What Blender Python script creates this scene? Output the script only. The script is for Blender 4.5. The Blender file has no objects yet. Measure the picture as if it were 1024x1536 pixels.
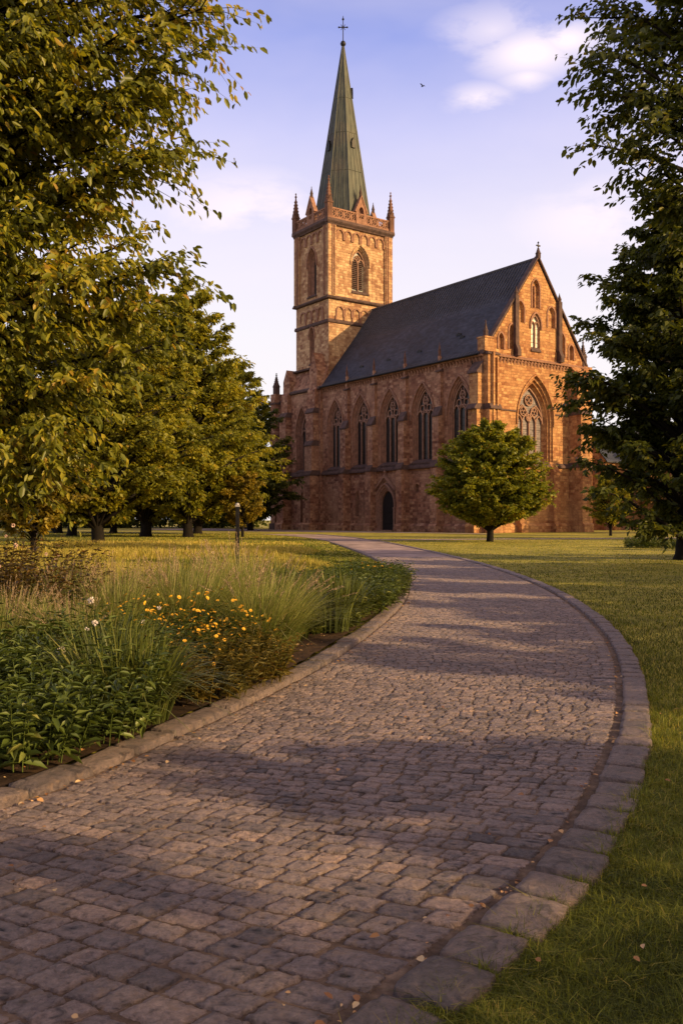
import bpy, math, random
import numpy as np
from mathutils import Vector, Matrix
from mathutils.geometry import tessellate_polygon

R = math.radians
scene = bpy.context.scene
col = scene.collection

# ------------------------------------------------------------------ camera
cam_d = bpy.data.cameras.new("camera")
cam = bpy.data.objects.new("camera", cam_d)
col.objects.link(cam)
cam.location = (0, 0, 1.6)
cam.rotation_euler = (R(90), 0, 0)
cam_d.sensor_fit = 'VERTICAL'
cam_d.sensor_height = 36
cam_d.lens = 31.05
cam_d.shift_y = 10 / 1536
cam_d.clip_end = 2000
scene.camera = cam

# ------------------------------------------------------------------ view
scene.view_settings.view_transform = 'Standard'
scene.view_settings.look = 'None'
scene.view_settings.exposure = 0.38
scene.view_settings.gamma = 1.0
scene.cycles.max_bounces = 6
scene.cycles.diffuse_bounces = 3
scene.cycles.transmission_bounces = 3
scene.cycles.use_denoising = True

# ------------------------------------------------------------------ sun + sky
SUN_AZ = (0.90, -0.43)
SUN_EL = 20.0
_az = math.atan2(SUN_AZ[0], SUN_AZ[1])          # from +Y clockwise
sun_d = bpy.data.lights.new("sun", 'SUN')
sun_d.energy = 5.0
sun_d.angle = R(0.55)
sun_d.color = (1.0, 0.69, 0.33)
sun = bpy.data.objects.new("sun", sun_d)
col.objects.link(sun)
_sd = Vector((SUN_AZ[0], SUN_AZ[1], 0)).normalized() * math.cos(R(SUN_EL))
_sd.z = math.sin(R(SUN_EL))
sun.rotation_euler = _sd.to_track_quat('Z', 'Y').to_euler()
sun.location = (60, -30, 60)


class NT:
    """tiny helper for node trees"""
    def __init__(self, tree):
        self.t = tree
        self.n = tree.nodes
        self.l = tree.links

    def add(self, typ, ins=None, **props):
        nd = self.n.new(typ)
        for k, v in props.items():
            setattr(nd, k, v)
        for k, v in (ins or {}).items():
            s = nd.inputs[k]
            if isinstance(v, bpy.types.NodeSocket):
                self.l.new(v, s)
            else:
                s.default_value = v
        return nd

    def math(self, op, a, b=0.0, c=0.0, clamp=False):
        nd = self.add('ShaderNodeMath', {0: a, 1: b, 2: c}, operation=op)
        nd.use_clamp = clamp
        return nd.outputs[0]

    def mix(self, f, a, b, blend='MIX'):
        nd = self.add('ShaderNodeMix', {0: f, 6: a, 7: b}, data_type='RGBA', blend_type=blend)
        return nd.outputs[2]

    def ramp(self, f, stops):
        nd = self.add('ShaderNodeValToRGB', {0: f})
        el = nd.color_ramp.elements
        while len(el) < len(stops):
            el.new(0.5)
        for e, (p, c) in zip(el, stops):
            e.position = p
            e.color = c if len(c) == 4 else (*c, 1)
        return nd.outputs[0]

    def noise(self, vec, scale, detail=4.0, rough=0.55, dist=0.0):
        ins = {'Scale': scale, 'Detail': detail, 'Roughness': rough, 'Distortion': dist}
        if vec is not None:
            ins['Vector'] = vec
        return self.add('ShaderNodeTexNoise', ins).outputs[0]


def C4(c):
    return (c[0], c[1], c[2], 1.0)


world = bpy.data.worlds.new("World")
scene.world = world
world.use_nodes = True
W = NT(world.node_tree)
W.n.clear()
w_out = W.add('ShaderNodeOutputWorld')
w_sky = W.add('ShaderNodeTexSky', sky_type='NISHITA')
w_sky.sun_disc = False
w_sky.sun_elevation = R(SUN_EL)
w_sky.sun_rotation = _az
w_sky.dust_density = 2.0
w_tc = W.add('ShaderNodeTexCoord')
w_dir = w_tc.outputs['Generated']
w_sep = W.add('ShaderNodeSeparateXYZ', {0: w_dir})
w_z = w_sep.outputs[2]
# evening gradient: pinkish white, lavender, blue; unseen overhead brightened pink-lilac to fill shade
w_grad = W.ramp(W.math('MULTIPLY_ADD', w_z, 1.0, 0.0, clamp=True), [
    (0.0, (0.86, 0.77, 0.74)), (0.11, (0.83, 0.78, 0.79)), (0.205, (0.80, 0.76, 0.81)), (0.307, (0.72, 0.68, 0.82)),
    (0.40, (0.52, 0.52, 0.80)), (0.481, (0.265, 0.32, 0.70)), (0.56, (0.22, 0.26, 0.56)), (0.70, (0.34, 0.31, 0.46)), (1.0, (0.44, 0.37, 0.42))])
# warm glow around the sun direction, out of view, added to warm the shade
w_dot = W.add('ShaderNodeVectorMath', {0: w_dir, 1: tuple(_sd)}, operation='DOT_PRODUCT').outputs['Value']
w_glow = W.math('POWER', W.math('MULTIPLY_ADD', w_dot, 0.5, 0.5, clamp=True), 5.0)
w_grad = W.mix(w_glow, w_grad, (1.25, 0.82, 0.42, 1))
w_n = W.mix(1.0, w_sky.outputs[0], (0.09, 0.09, 0.09, 1), 'MULTIPLY')
w_base = W.mix(0.10, w_grad, w_n)
# thin evening clouds, placed by direction
w_map = W.add('ShaderNodeMapping', {0: w_dir, 3: (1.0, 1.0, 2.6)}).outputs[0]
w_cn = W.noise(w_map, 9.0, 6.0, 0.58, 0.15)
w_cn2 = W.noise(w_map, 2.2, 5.0, 0.6, 0.3)
tot = None
for (px, py, rad, amp) in [(795, 80, .046, .55), (850, 60, .036, .50), (790, 115, .026, .42), (370, 315, .075, .42), (900, 328, .07, .40), (722, 150, .03, .42),
                           (215, 262, .05, .35), (740, 45, .05, .3)]:
    d = Vector(((px - 512) / 1325, 1.0, (778 - py) / 1325)).normalized()
    v = W.add('ShaderNodeVectorMath', {0: w_dir, 1: tuple(d)}, operation='SUBTRACT').outputs[0]
    v = W.add('ShaderNodeVectorMath', {0: v, 1: (0.62, 1.0, 1.5)}, operation='MULTIPLY').outputs[0]
    ln = W.add('ShaderNodeVectorMath', {0: v}, operation='LENGTH').outputs['Value']
    m = W.math('SUBTRACT', 1.0, W.math('DIVIDE', ln, rad), clamp=True)
    m = W.math('MULTIPLY', m, amp)
    tot = m if tot is None else W.math('MAXIMUM', tot, m)
w_cl = W.math('MULTIPLY', tot, W.ramp(w_cn, [(0.40, (0, 0, 0)), (0.58, (1.7, 1.7, 1.7))]), clamp=True)
w_cl = W.math('MULTIPLY', w_cl, 1.35, clamp=True)
w_veil = W.math('MULTIPLY', W.ramp(w_cn2, [(0.45, (0, 0, 0)), (0.75, (1, 1, 1))]), 0.22)
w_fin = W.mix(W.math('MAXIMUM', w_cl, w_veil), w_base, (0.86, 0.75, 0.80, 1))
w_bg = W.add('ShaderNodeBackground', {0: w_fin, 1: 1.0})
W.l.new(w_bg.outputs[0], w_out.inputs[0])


# ------------------------------------------------------------------ object helpers
def tag(o, label=None, cat=None, group=None, kind=None):
    if label: o['label'] = label
    if cat: o['category'] = cat
    if group: o['group'] = group
    if kind: o['kind'] = kind
    return o


def link(o, parent=None):
    col.objects.link(o)
    if parent is not None:
        o.parent = parent
    return o


def empty(name, loc=(0, 0, 0), rz=0.0):
    o = bpy.data.objects.new(name, None)
    o.location = loc
    o.rotation_euler = (0, 0, rz)
    o.empty_display_size = 0.3
    col.objects.link(o)
    return o


def np_mesh(name, V, F, tint=None, mat=None, smooth=False):
    """V (n,3); F list of (m,k) index arrays"""
    me = bpy.data.meshes.new(name)
    V = np.asarray(V, np.float32)
    F = [np.asarray(f, np.int32) for f in F if len(f)]
    me.vertices.add(len(V))
    me.vertices.foreach_set('co', V.ravel())
    nl = sum(f.size for f in F)
    npoly = sum(len(f) for f in F)
    me.loops.add(nl)
    me.polygons.add(npoly)
    me.loops.foreach_set('vertex_index', np.concatenate([f.ravel() for f in F]))
    tot_ = np.concatenate([np.full(len(f), f.shape[1], np.int32) for f in F])
    start = np.concatenate([[0], np.cumsum(tot_)[:-1]]).astype(np.int32)
    me.polygons.foreach_set('loop_start', start)
    me.polygons.foreach_set('loop_total', tot_)
    if smooth:
        me.polygons.foreach_set('use_smooth', np.ones(npoly, bool))
    if tint is not None:
        a = me.attributes.new('tint', 'FLOAT', 'POINT')
        a.data.foreach_set('value', np.asarray(tint, np.float32))
    me.update(calc_edges=True)
    if mat is not None:
        me.materials.append(mat)
    return me


def mobj(name, me, parent=None):
    return link(bpy.data.objects.new(name, me), parent)


class Frame:
    """plane frame: h along axis a, z up, d outward along n"""
    def __init__(self, o, a, n):
        self.o, self.a, self.n = Vector(o), Vector(a), Vector(n)

    def p(self, h, z, d=0.0):
        v = self.o + self.a * h + self.n * d
        return (v.x, v.y, v.z + z)


class MB:
    def __init__(self):
        self.v, self.f, self.cut = [], [], []

    def add(self, vs, fs):
        b = len(self.v)
        self.cut.append((b, len(self.f)))
        self.v.extend(vs)
        self.f.extend([tuple(i + b for i in f) for f in fs])

    def box(self, fr, h0, h1, z0, z1, d0, d1):
        vs = [fr.p(h, z, d) for d in (d0, d1) for z in (z0, z1) for h in (h0, h1)]
        self.add(vs, [(0, 1, 3, 2), (4, 6, 7, 5), (0, 4, 5, 1), (2, 3, 7, 6), (0, 2, 6, 4), (1, 5, 7, 3)])

    def prism(self, fr, h0, h1, prof):
        """prof: closed polygon of (d,z), extruded along h"""
        n = len(prof)
        vs = [fr.p(h0, z, d) for d, z in prof] + [fr.p(h1, z, d) for d, z in prof]
        fs = [tuple(range(n)), tuple(range(2 * n - 1, n - 1, -1))]
        fs += [(i, (i + 1) % n, n + (i + 1) % n, n + i) for i in range(n)]
        self.add(vs, fs)

    def plate(self, fr, poly, d0, d1):
        """polygon (h,z) with thickness"""
        n = len(poly)
        vs = [fr.p(h, z, d0) for h, z in poly] + [fr.p(h, z, d1) for h, z in poly]
        tris = tessellate_polygon([[Vector((h, z, 0)) for h, z in poly]])
        fs = [tuple(t) for t in tris] + [tuple(i + n for i in t) for t in tris]
        fs += [(i, (i + 1) % n, n + (i + 1) % n, n + i) for i in range(n)]
        self.add(vs, fs)

    def sweep(self, fr, path, wid, d0, d1, closed=False):
        """rectangular section swept along a (h,z) path"""
        n = len(path)
        vs = []
        for i, (h, z) in enumerate(path):
            if closed:
                a, b = path[i - 1], path[(i + 1) % n]
            else:
                a, b = path[max(i - 1, 0)], path[min(i + 1, n - 1)]
            tx, tz = b[0] - a[0], b[1] - a[1]
            l = math.hypot(tx, tz) or 1
            nx, nz = -tz / l * wid / 2, tx / l * wid / 2
            vs += [fr.p(h + nx, z + nz, d0), fr.p(h - nx, z - nz, d0), fr.p(h - nx, z - nz, d1), fr.p(h + nx, z + nz, d1)]
        fs = []
        for i in range(n if closed else n - 1):
            a, b = 4 * i, 4 * ((i + 1) % n)
            for k in range(4):
                fs.append((a + k, a + (k + 1) % 4, b + (k + 1) % 4, b + k))
        if not closed:
            fs += [(0, 1, 2, 3), (4 * n - 1, 4 * n - 2, 4 * n - 3, 4 * n - 4)]
        self.add(vs, fs)

    def wall(self, fr, outline, holes=(), d=0.0):
        loops = [outline] + list(holes)
        flat = [p for lp in loops for p in lp]
        tris = tessellate_polygon([[Vector((h, z, 0)) for h, z in lp] for lp in loops])
        self.add([fr.p(h, z, d) for h, z in flat], [tuple(t) for t in tris])

    def rings(self, fr, rings):
        """bridge outlines of same length [(outline, d), ...] (closed)"""
        n = len(rings[0][0])
        vs = [fr.p(h, z, d) for ol, d in rings for h, z in ol]
        fs = []
        for k in range(len(rings) - 1):
            for i in range(n):
                j = (i + 1) % n
                fs.append((k * n + i, k * n + j, (k + 1) * n + j, (k + 1) * n + i))
        self.add(vs, fs)

    def lathe(self, c, prof, seg=8, rot=0.0):
        """prof [(r,z)] about the vertical through c"""
        vs, fs = [], []
        for r, z in prof:
            for k in range(seg):
                a = 2 * math.pi * k / seg + rot
                vs.append((c[0] + r * math.cos(a), c[1] + r * math.sin(a), c[2] + z))
        m = len(prof)
        for i in range(m - 1):
            for k in range(seg):
                k2 = (k + 1) % seg
                fs.append((i * seg + k, i * seg + k2, (i + 1) * seg + k2, (i + 1) * seg + k))
        fs.append(tuple(range(seg - 1, -1, -1)))
        fs.append(tuple((m - 1) * seg + k for k in range(seg)))
        self.add(vs, fs)

    def tube(self, pts, rads, seg=6):
        V, F = np_tube(np.array(pts, float), np.array(rads, float), seg)
        self.add([tuple(v) for v in V], [tuple(f) for f in F])

    def build_each(self, name, mat, parent=None):
        """one object for every piece"""
        out = []
        for i, (v0, f0) in enumerate(self.cut):
            v1, f1 = self.cut[i + 1] if i + 1 < len(self.cut) else (len(self.v), len(self.f))
            m = MB(); m.add(self.v[v0:v1], [tuple(k - v0 for k in f) for f in self.f[f0:f1]])
            out.append(m.build(name, mat, parent))
        return out

    def build(self, name, mat, parent=None, smooth=False):
        me = bpy.data.meshes.new(name)
        me.from_pydata(self.v, [], self.f)
        me.update()
        if mat: me.materials.append(mat)
        if smooth:
            for p in me.polygons: p.use_smooth = True
        import bmesh
        bm = bmesh.new(); bm.from_mesh(me)
        bmesh.ops.recalc_face_normals(bm, faces=bm.faces)
        bm.to_mesh(me); bm.free()
        return mobj(name, me, parent)


def np_tube(P, rad, seg=6):
    n = len(P)
    T = np.gradient(P, axis=0)
    T /= np.linalg.norm(T, axis=1)[:, None] + 1e-9
    ref = np.where(np.abs(T[:, 2:3]) > 0.9, np.array([[1.0, 0, 0]]), np.array([[0, 0, 1.0]]))
    A = np.cross(T, ref); A /= np.linalg.norm(A, axis=1)[:, None] + 1e-9
    B = np.cross(T, A)
    ang = np.arange(seg) * 2 * np.pi / seg
    V = P[:, None, :] + rad[:, None, None] * (A[:, None, :] * np.cos(ang)[None, :, None] + B[:, None, :] * np.sin(ang)[None, :, None])
    i = np.arange(n - 1)[:, None] * seg
    k = np.arange(seg)[None, :]
    k2 = (k + 1) % seg
    F = np.stack([i + k, i + k2, i + seg + k2, i + seg + k], -1).reshape(-1, 4)
    return V.reshape(-1, 3), F


def hermite(xs, ys, xq):
    xs, ys = np.asarray(xs, float), np.asarray(ys, float)
    m = np.gradient(ys, xs)
    xq = np.asarray(xq, float)
    i = np.clip(np.searchsorted(xs, xq) - 1, 0, len(xs) - 2)
    h = xs[i + 1] - xs[i]
    t = (xq - xs[i]) / h
    tc = np.clip(t, 0, 1)
    h00 = 2 * tc**3 - 3 * tc**2 + 1; h10 = tc**3 - 2 * tc**2 + tc
    h01 = -2 * tc**3 + 3 * tc**2; h11 = tc**3 - tc**2
    r = h00 * ys[i] + h10 * h * m[i] + h01 * ys[i + 1] + h11 * h * m[i + 1]
    r = r + np.where(t < 0, t * h * m[i], 0) + np.where(t > 1, (t - 1) * h * m[i + 1], 0)
    return r


def wob(x, y, s, seed=0):
    """cheap smooth noise in about -1..1"""
    q = seed * 1.7
    return (np.sin(x * s + 1.3 * np.sin(y * s * .83 + q) + q) + np.sin(y * s * 1.21 + 1.7 * np.sin(x * s * .69 + 2 * q) + 3 * q)
            + .6 * np.sin((x + y) * s * 2.03 + q * 5)) / 2.6


# ------------------------------------------------------------------ materials
def new_mat(name):
    m = bpy.data.materials.new(name)
    m.use_nodes = True
    T = NT(m.node_tree)
    bs = T.n['Principled BSDF']
    return m, T, bs


def simple(name, c, rough=.6, metal=0.0, var=.25, scale=6.0, bump=0.0, spec=.4):
    m, T, b = new_mat(name)
    tc = T.add('ShaderNodeTexCoord').outputs['Object']
    n = T.noise(tc, scale, 5)
    lo = tuple(x * (1 - var) for x in c); hi = tuple(min(1, x * (1 + var)) for x in c)
    T.l.new(T.ramp(n, [(.3, lo), (.7, hi)]), b.inputs['Base Color'])
    b.inputs['Roughness'].default_value = rough
    b.inputs['Metallic'].default_value = metal
    b.inputs['Specular IOR Level'].default_value = spec
    if bump:
        bp = T.add('ShaderNodeBump', {'Strength': bump, 'Distance': .05, 'Height': T.noise(tc, scale * 3, 6)})
        T.l.new(bp.outputs[0], b.inputs['Normal'])
    return m


def stone(name, c1, c2, c3, mortar, bw=.8, bh=.38, rough=.85):
    m, T, b = new_mat(name)
    tcn = T.add('ShaderNodeTexCoord')
    tc = tcn.outputs['Object']
    pos = T.add('ShaderNodeSeparateXYZ', {0: tc}).outputs
    nor = T.add('ShaderNodeSeparateXYZ', {0: tcn.outputs['Normal']}).outputs
    isx = T.math('GREATER_THAN', T.math('ABSOLUTE', nor[0]), .6)
    h = T.math('ADD', T.math('MULTIPLY', pos[1], isx), T.math('MULTIPLY', pos[0], T.math('SUBTRACT', 1.0, isx)))
    wn = T.add('ShaderNodeTexNoise', {'Vector': tc, 'Scale': 1.1, 'Detail': 3.0})
    h2 = T.math('ADD', h, T.math('MULTIPLY', T.math('SUBTRACT', wn.outputs[0], .5), .30))
    z2 = T.math('ADD', pos[2], T.math('MULTIPLY', T.math('SUBTRACT', T.noise(tc, .7, 3), .5), .34))
    vec = T.add('ShaderNodeCombineXYZ', {0: h2, 1: z2, 2: 0.0}).outputs[0]
    br = T.add('ShaderNodeTexBrick', {'Vector': vec, 'Color1': (0, 0, 0, 1), 'Color2': (1, 1, 1, 1), 'Mortar': (.5, .5, .5, 1), 'Scale': 1.0,
                                      'Mortar Size': .016, 'Mortar Smooth': .3, 'Bias': 0.0, 'Brick Width': bw, 'Row Height': bh})
    br.offset_frequency = 2; br.squash = .7; br.squash_frequency = 3
    per = T.add('ShaderNodeSeparateColor', {0: br.outputs[0]}).outputs[0]
    base = T.ramp(per, [(0.0, c1), (.5, c2), (1.0, c3)])
    big = T.noise(tc, .22, 5, .65)
    med = T.noise(tc, 1.7, 6, .7)
    fine = T.noise(tc, 9.0, 5, .7)
    base = T.mix(T.ramp(med, [(.45, (0, 0, 0)), (.66, (.6, .6, .6))]), base, C4(c1))
    base = T.mix(T.ramp(big, [(.45, (0, 0, 0)), (.7, (.75, .75, .75))]), base, C4(c3))
    base = T.mix(1.0, base, T.ramp(fine, [(.25, (.62, .6, .58)), (.75, (1.25, 1.25, 1.25))]), 'MULTIPLY')
    pit = T.noise(tc, 2.1, 6, .68, .8)
    base = T.mix(T.ramp(pit, [(.58, (0, 0, 0)), (.70, (.75, .75, .75))]), base, (c1[0] * .33, c1[1] * .33, c1[2] * .38, 1))
    # rain streaks running down the wall
    stv = T.add('ShaderNodeCombineXYZ', {0: T.math('MULTIPLY', h, 1.6), 1: T.math('MULTIPLY', pos[2], .12), 2: 0.0}).outputs[0]
    stn = T.noise(stv, 1.0, 4, .6)
    base = T.mix(T.ramp(stn, [(.56, (0, 0, 0)), (.74, (.55, .55, .55))]), base, (c1[0] * .45, c1[1] * .42, c1[2] * .45, 1))
    soot = T.noise(tc, .55, 7, .72, .5)
    base = T.mix(T.ramp(soot, [(.52, (0, 0, 0)), (.68, (.6, .6, .6))]), base, (c1[0] * .55, c1[1] * .55, c1[2] * .6, 1))
    base = T.mix(T.math('MULTIPLY', br.outputs[1], .75), base, (mortar[0] * .8, mortar[1] * .8, mortar[2] * .8, 1))
    T.l.new(base, b.inputs['Base Color'])
    b.inputs['Roughness'].default_value = rough
    b.inputs['Specular IOR Level'].default_value = .25
    hh = T.math('ADD', T.math('MULTIPLY', med, 1.0), T.math('MULTIPLY', fine, .6))
    hh = T.math('SUBTRACT', hh, T.math('MULTIPLY', br.outputs[1], .5))
    hh = T.math('ADD', hh, T.math('MULTIPLY', per, .3))
    bp = T.add('ShaderNodeBump', {'Strength': .9, 'Distance': .10, 'Height': hh})
    T.l.new(bp.outputs[0], b.inputs['Normal'])
    return m


def leaf_mat(name, stops, trans=.3, rough=.5, spec=.35, tcol=None, noise_scale=.5):
    m, T, b = new_mat(name)
    at = T.add('ShaderNodeAttribute', attribute_name='tint').outputs['Fac']
    tc = T.add('ShaderNodeTexCoord').outputs['Object']
    n = T.noise(tc, noise_scale, 3)
    f = T.math('ADD', at, T.math('MULTIPLY', T.math('SUBTRACT', n, .5), .55), clamp=True)
    c = T.ramp(f, stops)
    T.l.new(c, b.inputs['Base Color'])
    b.inputs['Roughness'].default_value = rough
    b.inputs['Specular IOR Level'].default_value = spec
    tr = T.add('ShaderNodeBsdfTranslucent', {0: T.mix(1.0, c, C4(tcol or (1.5, 1.35, .6)), 'MULTIPLY')})
    mx = T.add('ShaderNodeMixShader', {0: trans, 1: b.outputs[0], 2: tr.outputs[0]})
    T.l.new(mx.outputs[0], T.n['Material Output'].inputs[0])
    return m


M = {}
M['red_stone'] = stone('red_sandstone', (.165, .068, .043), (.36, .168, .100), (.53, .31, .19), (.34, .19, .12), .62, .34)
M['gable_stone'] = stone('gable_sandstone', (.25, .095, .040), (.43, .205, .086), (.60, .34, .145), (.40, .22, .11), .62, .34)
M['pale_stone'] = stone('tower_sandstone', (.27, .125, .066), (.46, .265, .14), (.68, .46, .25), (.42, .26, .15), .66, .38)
M['trim'] = simple('dressed_red_stone', (.25, .125, .078), .85, var=.35, scale=2.5, bump=.4)
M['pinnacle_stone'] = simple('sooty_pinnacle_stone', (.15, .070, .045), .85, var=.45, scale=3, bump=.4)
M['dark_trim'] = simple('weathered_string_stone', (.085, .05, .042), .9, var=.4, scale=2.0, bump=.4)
M['tracery'] = simple('tracery_stone', (.28, .155, .105), .85, var=.3, scale=4, bump=.2)
M['lead'] = simple('aged_lead', (.075, .072, .082), .6, var=.3, scale=3)
M['iron'] = simple('dark_iron', (.02, .018, .018), .5, metal=.6, var=.3, scale=9)
M['void'] = simple('dark_timber', (.014, .010, .009), .8, var=.4, scale=5)

# ================================================================== CHURCH
CH = empty('church', (16.08, 100.0, 0.0), math.atan2(.5825, .8128))
tag(CH, 'red sandstone gothic church with tall green copper spire at the end of the path', 'church')
GW = 17.6          # gable width (local x)
NL = 32.2          # nave length (local y)
EAVE, APEX, AX = 20.3, 32.3, 8.9
TX0, TX1, TY0, TY1 = 1.05, 12.3, 32.2, 40.8
FN = Frame((0, 0, 0), (0, 1, 0), (-1, 0, 0))            # nave north wall: h = local y
FE = Frame((0, 0, 0), (1, 0, 0), (0, -1, 0))            # gable: h = local x
FTN = Frame((TX0, 0, 0), (0, 1, 0), (-1, 0, 0))         # tower north face
FTE = Frame((0, TY0, 0), (1, 0, 0), (0, -1, 0))         # tower east face
FTW = Frame((0, TY1, 0), (1, 0, 0), (0, 1, 0))
FTS = Frame((TX1, 0, 0), (0, 1, 0), (1, 0, 0))
SB = -0.4                                               # tower base plane x
FB = Frame((SB, 0, 0), (0, 1, 0), (-1, 0, 0))


def arch_pts(cx, b, z0, zs, a, n=9, base=True):
    """pointed arch outline: up the left, over, down the right"""
    Rr = (a * a + b * b) / (2 * b)
    pts = [(cx - b, z0)] if base else []
    th1 = math.asin(min(1, a / Rr))
    L = []
    for i in range(n + 1):
        t = th1 * i / n
        L.append((cx - b + Rr - Rr * math.cos(t), zs + Rr * math.sin(t)))
    pts += L
    pts += [(2 * cx - x, z) for x, z in reversed(L[:-1])]
    if base: pts.append((cx + b, z0))
    return pts


def glass_mat(name, c1, c2, rough, sx=.22, sz=.3):
    m, T, b = new_mat(name)
    tcn = T.add('ShaderNodeTexCoord')
    pos = T.add('ShaderNodeSeparateXYZ', {0: tcn.outputs['Object']}).outputs
    h = T.math('ADD', pos[0], pos[1])
    vec = T.add('ShaderNodeCombineXYZ', {0: h, 1: pos[2], 2: 0.0}).outputs[0]
    br = T.add('ShaderNodeTexBrick', {'Vector': vec, 'Color1': C4(c1), 'Color2': C4(c2), 'Mortar': (.012, .01, .01, 1), 'Scale': 1.0,
                                      'Mortar Size': .018, 'Mortar Smooth': .1, 'Brick Width': sx, 'Row Height': sz})
    br.offset = 0.0
    T.l.new(br.outputs[0], b.inputs['Base Color'])
    b.inputs['Roughness'].default_value = rough
    b.inputs['Specular IOR Level'].default_value = .5
    n = T.noise(vec, 3.0, 2)
    bp = T.add('ShaderNodeBump', {'Strength': .25, 'Distance': .03, 'Height': n})
    T.l.new(bp.outputs[0], b.inputs['Normal'])
    return m


M['dark_glass'] = glass_mat('dark_leaded_glass', (.010, .008, .008), (.022, .018, .018), .35)
M['sunlit_glass'] = glass_mat('sunlit_leaded_glass', (.13, .10, .10), (.24, .19, .18), .4, .3, .28)  # grey base carries the sun and sky reflection on the gable panes
M['white_glass'] = glass_mat('white_glazing', (.80, .74, .62), (.68, .62, .5), .35, .42, .55)


def window(fr, cx, b, z0, zs, a, parent, depth=.9, lights=3, glass='dark_glass', inner=.72, hood=True, name='window', frame_mat='trim',
           sill=True, tri=True):
    """stepped reveal + glass + tracery; returns the outer outline for the wall opening"""
    outer = arch_pts(cx, b, z0, zs, a)

    def inset(k):
        return arch_pts(cx, b * k, z0 + (1 - k) * b * .55, zs, a * k)
    w = MB()
    ks = [1.0, 1.0, .93, .93, .86, .86, inner]
    ds = [0.0, -.14 * depth, -.18 * depth, -.36 * depth, -.42 * depth, -.6 * depth, -depth]
    w.rings(fr, [(inset(k), d) for k, d in zip(ks, ds)])
    if hood:
        w.sweep(fr, arch_pts(cx, b + .16, zs - .5, zs, a + .2), .2, 0.004, .16)
    wo = w.build(name, M[frame_mat], parent)
    gi = inset(inner)
    g = MB(); g.wall(fr, gi, d=-depth)
    g.build('glass', M[glass], wo)
    if lights:
        t = MB()
        bi, ai = b * inner, a * inner
        zi = z0 + (1 - inner) * b * .55
        lw = 2 * bi / lights
        d0, d1 = -depth + .03, -depth + .24
        mw = .13 if bi > 1 else .09
        head = zs - lw * .15
        for k in range(1, lights):
            x = cx - bi + k * lw
            t.box(fr, x - mw / 2, x + mw / 2, zi, head, d0, d1)
        for k in range(lights):
            x = cx - bi + (k + .5) * lw
            t.sweep(fr, arch_pts(x, lw / 2, head, head, lw * .8, n=5, base=False), mw, d0 + .01, d1 - .01)
        t.sweep(fr, [p for p in gi[1:-1]], mw * 1.2, d0, d1 + .02)

        def ring(x, z, r, foils=0):
            t.sweep(fr, [(x + r * math.cos(q), z + r * math.sin(q)) for q in [2 * math.pi * i / 16 for i in range(16)]], mw * .85, d0, d1 - .03, closed=True)
            for f in range(foils):
                q = 2 * math.pi * f / foils + math.pi / 2
                t.sweep(fr, [(x + r * .5 * math.cos(q) + r * .42 * math.cos(e), z + r * .5 * math.sin(q) + r * .42 * math.sin(e))
                             for e in [2 * math.pi * i / 8 for i in range(8)]], mw * .55, d0 + .015, d1 - .05, closed=True)
        if tri:
            top = zs + ai
            if lights >= 4:
                ring(cx, top - ai * .36, bi * .27, 4)
                for s in (-1, 1):
                    ring(cx + s * bi * .40, zs + ai * .30, bi * .24, 3)
                    t.sweep(fr, arch_pts(cx + s * bi / 2, bi / 2, head, head + .05, bi * .9, n=7, base=False), mw, d0 + .005, d1)
                ring(cx, zs + ai * .12, bi * .17)
            elif lights == 3:
                ring(cx, top - ai * .40, bi * .30, 3)
                for s in (-1, 1):
                    ring(cx + s * bi * .40, zs + ai * .30, bi * .25)
                    t.sweep(fr, [(cx + s * bi * .05, zs + ai * .1), (cx + s * bi * .25, zs + ai * .55), (cx + s * bi * .12, zs + ai * .85)], mw * .7, d0 + .01, d1 - .04)
            else:
                ring(cx, zs + ai * .45, bi * .38, 4)
        # saddle bars
        t2 = MB()
        z = zi + .9
        while z < head - .3:
            t2.box(fr, cx - bi + .02, cx + bi - .02, z - .018, z + .018, -depth + .006, -depth + .028)
            z += .95
        t.build('tracery', M['tracery'], wo)
        if t2.v: t2.build_each('saddle_bar', M['iron'], wo)
    if sill:
        s = MB()
        s.prism(fr, cx - b - .06, cx + b + .06, [(-depth * .5, z0 + .36), (.16, z0 - .02), (.16, z0 - .2), (-depth * .5, z0 - .2)])
        s.build('sill', M['dark_trim'], wo)
    return outer


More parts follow.
